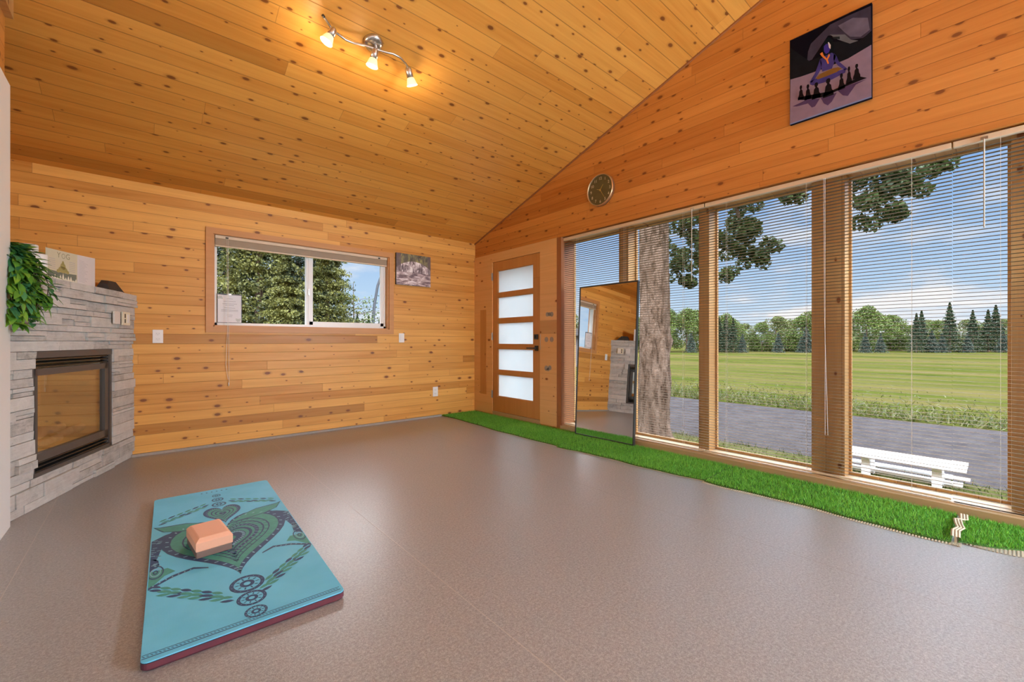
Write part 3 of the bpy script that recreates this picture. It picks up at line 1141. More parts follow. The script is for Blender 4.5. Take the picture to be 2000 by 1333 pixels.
# page prints: local frame on left page  (u from its left edge to the fold)
def lp(u, z, k=.0006):
    return (.265 * (1 - u), -.03 * (1 - u) + k, z)
mb = MB()
vs, fs = text_verts('Y   G', .052)
mb.add([lp(.54 + x / .265, .170 + y) for x, y, z in vs], fs, 0)
ring = [(math.cos(a), math.sin(a)) for a in [k * math.pi / 6 for k in range(12)]]
for a in range(12):
    p, q = ring[a], ring[(a + 1) % 12]
    mb.add([lp(.535 + p[0] * .058, .170 + p[1] * .017), lp(.535 + q[0] * .058, .170 + q[1] * .017), lp(.535 + q[0] * .046, .170 + q[1] * .0135), lp(.535 + p[0] * .046, .170 + p[1] * .0135)], [(0, 1, 2, 3)])
mb.build('title_print', simple('olive ink', (.28, .27, .16), .8), t, local=True)
for side in (.08, .72):
    mb = MB()
    for k in range(6):
        z_ = .138 - k * .0125
        mb.add([lp(side, z_), lp(side + .20, z_), lp(side + .20, z_ + .0028), lp(side, z_ + .0028)], [(0, 1, 2, 3)])
    mb.build('column_print', M_INK, t, local=True)
mb = MB()
mb.add([lp(.04, .018), lp(.97, .018), lp(.97, .062), lp(.62, .058), (lp(.35, .06)), lp(.04, .066)], [(0, 1, 2, 3, 4, 5)])
mb.build('hill_print', simple('grey green ink', (.17, .19, .15), .8), t, local=True)
mb = MB()
for cx_, cz_, rx, rz in ((.52, .078, .15, .022), (.52, .10, .085, .024), (.52, .125, .035, .012), (.37, .066, .05, .012), (.67, .066, .05, .012)):
    vs = [lp(cx_ + rx * math.cos(a), cz_ + rz * math.sin(a), .0009) for a in [k * math.pi / 6 for k in range(12)]]
    mb.add(vs, [tuple(range(12))])
mb.build('figure_print', simple('straw ink', (.38, .33, .12), .8), t, local=True)
mb = MB()
for k in range(11):
    u_ = .06 + k * .085
    h_ = .012 + .012 * ((k * 7) % 3) + (.012 if 3 <= k <= 7 else 0)
    mb.add([lp(u_, .002, .0012), lp(u_ + .09, .002, .0012), lp(u_ + .06, .008 + h_ * .6, .0012), lp(u_ + .04, .008 + h_, .0012), lp(u_ + .01, .008 + h_ * .5, .0012)], [(0, 1, 2, 3, 4)])
mb.build('flower_print', simple('cream ink', (.80, .76, .64), .8), t, local=True)
mb = MB()
for k in range(15):
    w_ = (.09, .16, .12, .14, .10)[k % 5]
    z_ = .172 - k * .0105
    f_ = lambda s_: (-s_, -.05 * s_ / .33 + .0008)
    for (a, b) in ((.03, .03 + w_),):
        xa, ya = f_(a); xb, yb = f_(b)
        mb.add([(xa, ya, z_), (xb, yb, z_), (xb, yb, z_ + .002), (xa, ya, z_ + .002)], [(0, 1, 2, 3)])
mb.build('text_print', simple('pale grey ink', (.55, .55, .60), .8), t, local=True)

# candles
for s, o, h, r_, lab in ((1.085, -.10, .195, .042, 'taller white pillar candle on the mantel, half hidden behind the trailing plant'),
                         (1.008, -.09, .150, .036, 'shorter white pillar candle on the mantel, in front of the taller one')):
    t = on_fp('pillar_candle', lab, 'candle', s, o, TZ, group='white candles on the mantel')
    MB().lathe([(0, 0), (r_, 0), (r_, h), (r_ * .93, h + .003), (r_ * .80, h - .002), (0, h - .004)], (0, 0, 0), (0, 0, 1), 24).build('wax', M_PLASTIC, t, local=True)
    MB().cyl((0, 0, h - .004), (0, 0, h + .006), .0012, n=5).build('wick', M_BLACK, t, local=True)
# black faceted object
mb = MB()
mb.add([(.115, -.05, 0), (-.125, -.05, 0), (-.125, .045, 0), (.115, .045, 0), (.10, -.03, .058), (.075, -.025, .086), (-.035, -.03, .088), (-.12, -.03, .008),
        (.10, .025, .055), (.075, .02, .083), (-.035, .02, .085), (-.12, .03, .006)],
       [(3, 2, 1, 0), (0, 1, 7, 6, 5, 4), (3, 8, 9, 10, 11, 2), (0, 4, 8, 3), (4, 5, 9, 8), (5, 6, 10, 9), (6, 7, 11, 10), (7, 1, 2, 11)])
o = mb.build('rock_ornament', M_DARKROCK)
o.location = fpw(.215, -.07, TZ)
o.rotation_euler = (0, 0, FR)
tag(o, 'black wedge shaped stone ornament at the right end of the mantel', 'ornament')


# houseplant
def leaf(mb, base, dir_, up, L, w_, mat=0, droop=.25):
    d_ = Vector(dir_).normalized()
    side = d_.cross(Vector(up))
    if side.length < 1e-3:
        side = Vector((1, 0, 0))
    side.normalize()
    nrm = side.cross(d_).normalized()
    b = Vector(base)
    prof = ((0, .12), (.22, .75), (.45, 1.0), (.7, .72), (.88, .32), (1.0, 0.02))
    ce, le, ri = [], [], []
    for tt, ww in prof:
        c_ = b + d_ * (L * tt) - nrm * (droop * L * tt * tt) 
        ce.append(c_)
        le.append(c_ + side * (w_ * ww * .5) + nrm * (w_ * .12 * ww))
        ri.append(c_ - side * (w_ * ww * .5) + nrm * (w_ * .12 * ww))
    n = len(prof)
    vs = ce + le + ri
    f = []
    for i in range(n - 1):
        f.append((i, i + 1, n + i + 1, n + i))
        f.append((i, 2 * n + i, 2 * n + i + 1, i + 1))
    mb.add(vs, f, mat, True)


t = on_fp('trailing_houseplant', 'green trailing houseplant spilling over the left end of the stone mantel', 'plant', 1.375, -.045, TZ)
MB().lathe([(0, 0), (.045, 0), (.058, .095), (.062, .10), (.056, .10), (.052, .085), (0, .085)], (0, 0, 0), (0, 0, 1), 20).build('pot', M_WHITE, t, local=True)
pr_ = random.Random(11)
mbL, mbD, mbS = MB(), MB(), MB()
stems = MB()
# local frame: x = s - 1.375, y outward + .045, z from mantel
for k in range(15):
    s_end = pr_.uniform(-.085, .17)
    zt = pr_.uniform(-.30, .02) if k > 2 else pr_.uniform(-.34, -.26)
    p0_ = Vector((pr_.uniform(-.02, .02), .0, .085))
    pts = [p0_, Vector((s_end * .4, .05, .14)), Vector((s_end * .8, .105, .05)), Vector((s_end, .105 + pr_.uniform(0, .05), zt * .5)), Vector((s_end * 1.05, .10 + pr_.uniform(0, .05), zt))]
    fine = []
    for i in range(len(pts) - 1):
        for q in range(4):
            fine.append(pts[i].lerp(pts[i + 1], q / 4))
    fine.append(pts[-1])
    stems.tube(fine, .0018, 5)
    for i in range(3, len(fine)):
        for q in range(2):
            dr_ = Vector((pr_.uniform(-1, 1), pr_.uniform(.1, .8), pr_.uniform(-.9, .25)))
            leaf(mbL if pr_.random() < .75 else mbD, fine[i], dr_, (0, .5, 1), pr_.uniform(.062, .100), pr_.uniform(.028, .044))
for k in range(16):   # upper darker rosette
    an = pr_.uniform(0, 6.28)
    leaf(mbD, (pr_.uniform(-.02, .06), .03, .09), (math.cos(an) * .9 + .1, math.sin(an) * .5 + .3, pr_.uniform(.15, 1.0)), (0, .3, 1), pr_.uniform(.09, .14), pr_.uniform(.035, .050))
leaf(mbL, (-.01, .06, .10), (-1, .2, -.12), (0, .3, 1), .16, .02)
for k in range(15):   # fine strands at the right
    sx_ = pr_.uniform(-.135, -.065)
    pts = [Vector((-.03, .02, .09)), Vector((sx_ * .6, .05, .13)), Vector((sx_ * .85, .075, .04)), Vector((sx_, .085, -.10)), Vector((sx_ + pr_.uniform(-.01, .02), .08, pr_.uniform(-.28, -.16)))]
    fine = []
    for i in range(4):
        for q in range(9):
            fine.append(pts[i].lerp(pts[i + 1], q / 9))
    stems.tube(fine[::3], .0011, 4)
    for p in fine[6:]:
        for q in range(2):
            leaf(mbS, p, (pr_.uniform(-1, 1), pr_.uniform(0, 1), pr_.uniform(-.8, .4)), (0, .4, 1), pr_.uniform(.012, .018), .0055)
mbL.build('leaves', M_HOUSEPLANT, t, local=True)
mbD.build('dark_leaves', M_HOUSEPLANTD, t, local=True)
mbS.build('strand_leaves', M_STRAND, t, local=True)
stems.build('stems', M_TWIG, t, local=True)

# ------------------------------------------------------------------ outlets and switch on the far wall
def plate_far(name, label, cat, x0, x1, z0, z1, kind):
    t = thing(name, label, cat, ((x0 + x1) / 2, YA, z0))
    MB().chbox(x0, x1, YA - .007, YA, z0, z1, .002).build('plate', M_PLASTIC, t)
    xc = (x0 + x1) / 2
    h = z1 - z0
    if kind == 'outlet':
        for f in (.30, .70):
            zc = z0 + h * f
            o_ = MB().chbox(xc - .017, xc + .017, YA - .0095, YA - .006, zc - .014, zc + .014, .0012).build('socket', M_VINYL, t)
            mb = MB()
            mb.box(xc - .009, xc - .0065, YA - .0100, YA - .0093, zc - .004, zc + .006)
            mb.box(xc + .0065, xc + .009, YA - .0100, YA - .0093, zc - .003, zc + .006)
            mb.box(xc - .002, xc + .002, YA - .0100, YA - .0093, zc - .011, zc - .007)
            mb.build('slots', M_INK, o_)
    else:
        MB().chbox(xc - .016, xc + .016, YA - .011, YA - .006, z0 + h * .2, z0 + h * .8, .0015).build('rocker', M_VINYL, t)
    return t


plate_far('wall_outlet', 'white double outlet on the pine wall between the fireplace and the small window', 'outlet', .037, .110, .982, 1.100, 'outlet')
plate_far('light_switch', 'white light switch plate just right of the small window', 'switch', 2.370, 2.441, .981, 1.096, 'switch')
plate_far('low_outlet', 'white outlet low on the far wall near the turf', 'outlet', 2.850, 2.925, .268, .393, 'outlet')


# ------------------------------------------------------------------ pictures
def waterfall_mat():
    m, t, out = mat_new('waterfall print')
    s = t.sep(t.coord())
    x, z = s[0], s[2]
    a = t.noise(t.xyz(t.math('MULTIPLY', x, 22.0), 0.0, t.math('MULTIPLY', z, 9.0)), 1.0, 5, .65, .8)
    b = t.noise(t.xyz(t.math('MULTIPLY', x, 9.0), 2.0, t.math('MULTIPLY', z, 34.0)), 1.0, 5, .6, .6)
    wood = t.ramp(a, [(.35, (.06, .05, .04)), (.52, (.16, .14, .09)), (.66, (.34, .33, .12))])
    fall = t.ramp(a, [(.40, (.10, .07, .08)), (.50, (.45, .38, .40)), (.58, (.85, .82, .82))])
    pool = t.ramp(b, [(.40, (.16, .11, .13)), (.52, (.50, .40, .40)), (.62, (.88, .84, .86))])
    arch = t.math('SUBTRACT', z, t.math('MULTIPLY', t.math('MULTIPLY', x, x), -1.6))
    c1 = t.mix(t.math('GREATER_THAN', arch, .305), fall, wood)
    edge = t.math('GREATER_THAN', t.math('ABSOLUTE', t.math('ADD', x, -.01)), .185)
    c1 = t.mix(t.math('MULTIPLY', edge, .8), c1, (.13, .09, .10))
    c2 = t.mix(t.math('GREATER_THAN', z, .165), pool, c1)
    pbr(t, out, c2, .4)
    return m


t = thing('canvas_print', 'small canvas print of a waterfall on the far wall beside the small window', 'picture', (2.557, YA - .02, 1.700))
x0, x1, z0, z1 = 2.322, 2.800, 1.700, 2.092
MB().box(x0, x1, YA - .030, YA - .001, z0, z1).build('canvas', M_BLACK, t)
o = MB().box(-.238, .238, -.0008, 0, .001, .391).build('picture_face', waterfall_mat(), t, local=True)
o.location = (.004, -.0102, 0)

PT = {
 'ground': [(0.004,0.325),(0.069,0.316),(0.203,0.307),(0.334,0.309),(0.454,0.338),(0.455,0.0),(0.001,0.0)],
 'edge': [(0.001,0.008),(0.226,0.011),(0.455,0.009),(0.455,0.0),(0.001,0.0)],
 'sky': [(0.128,0.518),(0.237,0.589),(0.334,0.593),(0.451,0.589),(0.454,0.428),(0.416,0.403),(0.35,0.426),(0.302,0.485),(0.226,0.521),(0.181,0.463),(0.134,0.403),(0.105,0.404),(0.111,0.471)],
 'sky2': [(0.281,0.557),(0.36,0.565),(0.436,0.521),(0.446,0.438),(0.401,0.418),(0.345,0.449),(0.313,0.499)],
 'mtn': [(0.004,0.555),(0.123,0.395),(0.192,0.402),(0.226,0.473),(0.281,0.45),(0.386,0.394),(0.454,0.421),(0.454,0.338),(0.334,0.309),(0.203,0.307),(0.004,0.325)],
 'mtnl': [(0.237,0.521),(0.318,0.478),(0.35,0.426),(0.389,0.399),(0.345,0.403),(0.313,0.433),(0.281,0.464)],
 'mtnd': [(0.248,0.5),(0.291,0.479),(0.291,0.461),(0.259,0.481)],
 'hair': [(0.195,0.455),(0.209,0.496),(0.231,0.507),(0.253,0.478),(0.262,0.427),(0.253,0.384),(0.226,0.385),(0.198,0.413)],
 'face': [(0.203,0.458),(0.215,0.469),(0.237,0.46),(0.242,0.43),(0.231,0.402),(0.215,0.4),(0.204,0.423)],
 'torso': [(0.181,0.38),(0.203,0.389),(0.248,0.393),(0.27,0.362),(0.259,0.314),(0.248,0.285),(0.195,0.291),(0.186,0.336)],
 'armL': [(0.183,0.386),(0.192,0.347),(0.186,0.309),(0.158,0.267),(0.134,0.243),(0.12,0.25),(0.152,0.298),(0.169,0.344)],
 'armR': [(0.259,0.384),(0.275,0.352),(0.286,0.314),(0.324,0.255),(0.334,0.237),(0.318,0.241),(0.281,0.289),(0.256,0.342)],
 'legs': [(0.123,0.235),(0.128,0.256),(0.181,0.263),(0.324,0.248),(0.321,0.223),(0.248,0.211),(0.203,0.211),(0.14,0.22)],
 'cloth': [(0.158,0.26),(0.181,0.28),(0.248,0.285),(0.281,0.279),(0.302,0.259),(0.275,0.248),(0.215,0.247),(0.169,0.248)],
 'gar': [(0.181,0.418),(0.195,0.424),(0.203,0.396),(0.22,0.367),(0.232,0.395),(0.238,0.378),(0.226,0.357),(0.232,0.327),(0.225,0.327),(0.215,0.36),(0.195,0.39)],
 'white': [(0.226,0.473),(0.231,0.473),(0.242,0.447),(0.24,0.421),(0.232,0.435)],
 'fig0': [(0.051,0.154),(0.055,0.198),(0.063,0.223),(0.063,0.243),(0.069,0.252),(0.074,0.242),(0.075,0.222),(0.084,0.192),(0.088,0.153)],
 'fig1': [(0.091,0.135),(0.095,0.183),(0.104,0.209),(0.104,0.23),(0.111,0.24),(0.117,0.229),(0.118,0.208),(0.128,0.177),(0.132,0.135)],
 'fig2': [(0.135,0.121),(0.141,0.171),(0.151,0.198),(0.153,0.22),(0.16,0.231),(0.168,0.22),(0.169,0.198),(0.182,0.164),(0.187,0.12)],
 'fig3': [(0.199,0.105),(0.205,0.16),(0.218,0.19),(0.219,0.215),(0.228,0.227),(0.238,0.214),(0.239,0.19),(0.253,0.153),(0.26,0.104)],
 'fig4': [(0.281,0.12),(0.285,0.169),(0.293,0.195),(0.294,0.216),(0.3,0.227),(0.305,0.216),(0.306,0.195),(0.316,0.162),(0.32,0.12)],
 'fig5': [(0.325,0.142),(0.328,0.192),(0.335,0.22),(0.336,0.242),(0.34,0.253),(0.345,0.242),(0.346,0.219),(0.354,0.186),(0.357,0.141)],
 'fig6': [(0.361,0.156),(0.365,0.199),(0.373,0.222),(0.374,0.241),(0.38,0.25),(0.386,0.241),(0.387,0.222),(0.396,0.193),(0.4,0.155)],
 'band': [(0.051,0.172),(0.111,0.163),(0.237,0.135),(0.313,0.141),(0.396,0.161),(0.432,0.135),(0.334,0.131),(0.281,0.122),(0.203,0.112),(0.093,0.139),(0.051,0.159)],
 'shA': [(0.017,0.125),(0.099,0.137),(0.181,0.112),(0.152,0.069),(0.134,0.069),(0.111,0.107),(0.045,0.114)],
 'shB': [(0.186,0.113),(0.275,0.111),(0.248,0.062),(0.226,0.045),(0.203,0.068)],
 'shC': [(0.281,0.119),(0.334,0.131),(0.432,0.128),(0.376,0.118),(0.334,0.062),(0.308,0.077)],
}
for k_ in range(7):
    g_ = PT['fig%d' % k_]
    xc_, wd_, b_, tp_ = g_[4][0], g_[8][0] - g_[0][0], (g_[0][1] + g_[8][1]) / 2, g_[4][1]
    h_ = tp_ - b_
    P_ = [(-.5, 0), (-.46, .18), (-.30, .36), (-.26, .60), (-.12, .68), (-.11, .74), (-.19, .80), (-.19, .92), (-.10, 1.0), (.10, 1.0), (.19, .92), (.19, .80), (.11, .74), (.12, .68), (.26, .60), (.32, .36), (.48, .18), (.5, 0)]
    PT['fig%d' % k_] = [(xc_ + a_ * wd_, b_ + q_ * h_) for a_, q_ in P_]
t = thing('canvas_painting', 'square canvas painting of a blue seated figure above dark silhouettes, high on the gable wall', 'painting', (XB - .02, 1.0, 2.56))
UW, UH = .456, .608
MB().box(XB - .026, XB - .001, 1.0 - UW, 1.0, 2.56, 2.56 + UH).build('canvas', simple('night black canvas', (.006, .005, .010), .95, noise=.2, nscale=9, spec=.03), t)


def paint(name, col_, lst, n=.08):
    mb = MB()
    for i, key in enumerate(lst):
        mb.add([(XB - .026 - .0003 - LAY[0] * .00025, 1.0 - u_, 2.56 + v_) for u_, v_ in PT[key]], [tuple(range(len(PT[key])))[::-1]])
    LAY[0] += 1
    return mb.build(name, simple('paint ' + name, tuple(c * .8 for c in col_), .95, noise=n, nscale=14, spec=.05), t)


LAY = [0]
paint('night_sky', (.055, .050, .090), ['sky'], .5)
paint('pale_sky', (.16, .15, .24), ['sky2'], .45)
paint('mountains', (.012, .013, .018), ['mtn'], .4)
paint('mountain_highlight', (.15, .17, .21), ['mtnl'], .3)
paint('snow_ground', (.30, .23, .34), ['ground'], .22)
paint('painted_edge', (.22, .30, .62), ['edge'])
paint('mountain_shade', (.02, .025, .03), ['mtnd'])
paint('cast_shadows', (.10, .06, .15), ['shA', 'shB', 'shC', 'band'], .3)
paint('dark_hair', (.008, .012, .016), ['hair'])
paint('blue_body', (.07, .055, .26), ['torso', 'armL', 'armR', 'legs'], .45)
paint('ochre_cloth', (.24, .12, .03), ['cloth'], .3)
paint('blue_face', (.06, .04, .36), ['face'], .3)
paint('orange_scarf', (.80, .25, .05), ['gar'], .2)
paint('white_accent', (.75, .72, .80), ['white'])
paint('seated_silhouettes', (.014, .010, .012), ['fig%d' % k for k in range(7)] + ['band'], .2)

# clock
cy, cz, cr = 2.688, 2.547, .161
t = thing('wall_clock', 'round dark olive wall clock with gold rim on the gable wall', 'clock', (XB, cy, cz - cr))
ax = (-1, 0, 0)
M_GOLD = simple('pale gold rim', (.66, .47, .27), .3, .8)
MB().lathe([(cr * .93, .0), (cr, .0), (cr, .030), (cr * .985, .040), (cr * .955, .040), (cr * .94, .028), (cr * .94, .0)], (XB, cy, cz), ax, 56).build('rim', M_GOLD, t)
MB().cyl((XB - .001, cy, cz), (XB - .022, cy, cz), cr * .945, n=56).build('dial', simple('olive dial', (.115, .100, .045), .35, noise=.3, nscale=10), t)


def on_clock(vs, k):
    return [(XB - .0225 - k, cy - x, cz + y) for x, y, z in vs]


M_NUM = simple('cream numerals', (.62, .56, .40), .5)
for h in range(1, 13):
    mb = MB()
    a = R(90 - 30 * h)
    vs, fs = text_verts(str(h), .040, bold=True)
    mb.add(on_clock([(x + .118 * math.cos(a), y + .118 * math.sin(a), 0) for x, y, z in vs], .0003), [tuple(reversed(q)) for q in fs])
    mb.build('numeral', M_NUM, t)
mb = MB()
for k in range(60):
    a = R(6 * k)
    u0, u1 = .144, .148 if k % 5 else .150
    dx_, dy_ = math.cos(a), math.sin(a)
    nx_, ny_ = -dy_ * .0006, dx_ * .0006
    mb.add(on_clock([(dx_ * u0 + nx_, dy_ * u0 + ny_, 0), (dx_ * u1 + nx_, dy_ * u1 + ny_, 0), (dx_ * u1 - nx_, dy_ * u1 - ny_, 0), (dx_ * u0 - nx_, dy_ * u0 - ny_, 0)], .0003), [(0, 1, 2, 3)])
mb.build('minute_marks', simple('cream marks', (.45, .40, .28), .5), t)
M_HAND = simple('gold hand', (.62, .46, .14), .35, .4)
for nm, deg, L, wd in (('hour_hand', 53, .062, .0030), ('minute_hand', -58, .100, .0022), ('second_hand', 158, .045, .0028)):
    a = R(deg)
    dx_, dy_ = math.cos(a), math.sin(a)
    mb = MB()
    q = [(-dx_ * .012 - dy_ * wd, -dy_ * .012 + dx_ * wd, 0), (dx_ * L - dy_ * wd * .5, dy_ * L + dx_ * wd * .5, 0), (dx_ * L + dy_ * wd * .5, dy_ * L - dx_ * wd * .5, 0), (-dx_ * .012 + dy_ * wd, -dy_ * .012 - dx_ * wd, 0)]
    mb.prism(on_clock(q, .003), (0, 0, 0), (-.001, 0, 0))
    mb.build(nm, M_HAND, t)
MB().cyl((XB - .022, cy, cz), (XB - .029, cy, cz), .006, n=12).build('hub', M_HAND, t)

# ------------------------------------------------------------------ ceiling light
CN = Vector((0, -SL, -1)).normalized()      # pointing down from the far slope


def track_light(dx, dy, label, watts):
    ry = dy
    # dy moves along the room; height follows the slope (mirrored past the ridge is not used here)
    off = Vector((dx, dy, -SL * dy))
    def P(p):
        return Vector(p) + off
    base = P((1.179, 2.827, 3.0585))
    t = thing('ceiling_spotlight', label, 'light', base)
    MB().lathe([(0, .0), (.064, .0), (.066, .006), (.060, .022), (.040, .028), (0, .029)], base, CN, 32).build('ceiling_plate', M_STEEL, t)
    arm = [(.836, 2.762, 3.021), (.869, 2.787, 3.013), (.907, 2.818, 3.003), (.955, 2.830, 3.0), (.999, 2.841, 2.996), (1.052, 2.836, 2.997), (1.115, 2.819, 3.003), (1.193, 2.81, 3.006), (1.252, 2.8, 3.009), (1.306, 2.787, 3.013), (1.361, 2.789, 3.012), (1.412, 2.811, 3.005), (1.444, 2.835, 2.997)]
    a_ = MB().tube([P(p) for p in arm], .0075, 10).build('curved_arm', M_STEEL, t)
    MB().cyl(P(arm[0]), P(arm[0]) + (P(arm[0]) - P(arm[1])).normalized() * .014, .0085, n=10).build('end_cap', M_BLACK, a_)
    MB().cyl(P((1.193, 2.81, 3.006)), P((1.193, 2.81, 3.006)) - CN * .035, .012, n=12).build('stem', M_STEEL, t)
    for a, b, c_ in (((.91, 2.809, 3.006), (.899, 2.813, 2.957), (.867, 2.823, 2.912)), ((1.189, 2.816, 3.004), (1.18, 2.829, 2.947), (1.174, 2.841, 2.89)), ((1.446, 2.839, 2.996), (1.466, 2.847, 2.941), (1.493, 2.858, 2.885))):
        a, b, c_ = P(a), P(b), P(c_)
        dr_ = (c_ - a).normalized()
        b2 = a + dr_ * (b - a).length
        c2 = a + dr_ * ((b - a).length + .062)
        h_ = MB().lathe([(0, -.008), (.014, -.008), (.022, .002), (.0245, .016), (.0245, (b2 - a).length + .004), (0, (b2 - a).length + .004)], a, dr_, 20).build('lamp_head', M_STEEL, t)
        MB().lathe([(.023, 0), (.028, .012), (.034, .034), (.040, .052), (.038, .052), (.032, .034), (.026, .012), (.020, .002)], b2, dr_, 24).build('glass_shade', M_SHADE, h_)
        MB().lathe([(0, .0), (.012, .004), (.019, .022), (.022, .036), (.016, .046), (0, .050)], b2, dr_, 16).build('bulb', M_BULB, h_)
        ld = bpy.data.lights.new('bulb_light', 'POINT')
        ld.energy = watts
        ld.color = (1.0, .78, .50)
        ld.shadow_soft_size = .03
        lo_ = bpy.data.objects.new('bulb_light', ld)
        COL.objects.link(lo_)
        lo_.location = c2 + dr_ * .03 - wloc(t)
        lo_.parent = t
    return t


def emis(name, col_, st):
    m, t, out = mat_new(name)
    e = t.add('ShaderNodeEmission')
    e.inputs[0].default_value = c4(col_)
    e.inputs[1].default_value = st
    t.l.new(e.outputs[0], out.inputs[0])
    return m


M_SHADE, _t, _o = mat_new('glowing frosted shade')
_p = pbr(_t, _o, (.9, .75, .5), .4)
_p.inputs['Emission Color'].default_value = (1.0, .62, .25, 1)
_p.inputs['Emission Strength'].default_value = .75
M_BULB = emis('bulb glow', (1.0, .88, .62), 7.0)
track_light(0, 0, 'brushed nickel three lamp ceiling light with curved arm and glowing shades', 2.6)
track_light(0.4, -2.3, 'added three lamp ceiling light for fill, out of view near the ridge', 2.6)  # second fixture, added out of view for interior fill


def fill_globe_lamp(x, y, st, label, cap=False):  # glowing globes added out of view to fill the interior
    t = thing('fill_lamp', label, 'lamp', (x, y, 0))
    MB().lathe([(0, 0), (.13, 0), (.13, .015), (.03, .03), (0, .03)], (x, y, 0), (0, 0, 1), 28).build('base', M_BLACK, t)
    MB().cyl((x, y, .03), (x, y, 1.36), .012, n=12).build('pole', M_BLACK, t)
    prof = [(.16 * math.sin(a), .16 - .16 * math.cos(a)) for a in [k * math.pi / 14 for k in range(15)]]
    if cap:
        MB().lathe([(.02, .0), (.20, -.05), (.34, -.13), (.335, -.135), (.20, -.06), (.0, -.01)], (x, y, 1.86), (0, 0, 1), 32).build('added_light_hood', M_WHITE, t)  # added hood, keeps the globe's light off the near ceiling
    MB().lathe(prof, (x, y, 1.35), (0, 0, 1), 28).build('fill_globe', emis('fill globe glow', (0.62, .82, 1.0), st), t)


fill_globe_lamp(3.22, -2.35, GLOBE, 'added globe fill lamp behind the camera near the window wall', True)

fill_globe_lamp(3.10, -3.75, GLOBE, 'added globe fill lamp in the rear right corner of the room', True)

# ------------------------------------------------------------------ leaning mirror
ux = Vector((math.sin(R(1.3)), -math.cos(R(1.3)), 0))
upv = Vector((math.cos(R(1.3)) * math.sin(R(3.05)), math.sin(R(1.3)) * math.sin(R(3.05)), math.cos(R(3.05))))
wd = .700
nrm = ux.cross(upv).normalized()            # towards outside or room
if nrm.x > 0:
    nrm = -nrm
cb = Vector((3.436, 2.602, .020))
HH = 1.556
t = thing('leaning_mirror', 'tall black framed mirror standing on the turf and leaning on the window blinds', 'mirror', cb)


def mirror_box(mb, u0, u1, v0, v1, d0_, d1_):
    vs = []
    for dd_ in (d0_, d1_):
        for (a, b) in ((u0, v0), (u1, v0), (u1, v1), (u0, v1)):
            vs.append(cb + ux * a + upv * b + nrm * dd_)
    mb.add(vs, [(0, 3, 2, 1), (4, 5, 6, 7), (0, 1, 5, 4), (1, 2, 6, 5), (2, 3, 7, 6), (3, 0, 4, 7)])


mb = MB()
fw = .009
hw = wd / 2
mirror_box(mb, -hw, -hw + fw, 0, HH, -.028, .004)
mirror_box(mb, hw - fw, hw, 0, HH, -.028, .004)
mirror_box(mb, -hw + fw, hw - fw, 0, fw, -.028, .004)
mirror_box(mb, -hw + fw, hw - fw, HH - fw, HH, -.028, .004)
mb.build('frame', M_BLACK, t)
mb = MB()
mirror_box(mb, -hw + fw, hw - fw, fw, HH - fw, -.006, -.002)
mb.build('mirror_glass', M_MIRROR, t)
mb = MB()
mirror_box(mb, -hw + fw, hw - fw, fw, HH - fw, -.020, -.0065)
mb.build('backing_board', M_HOUSEWALL, t)


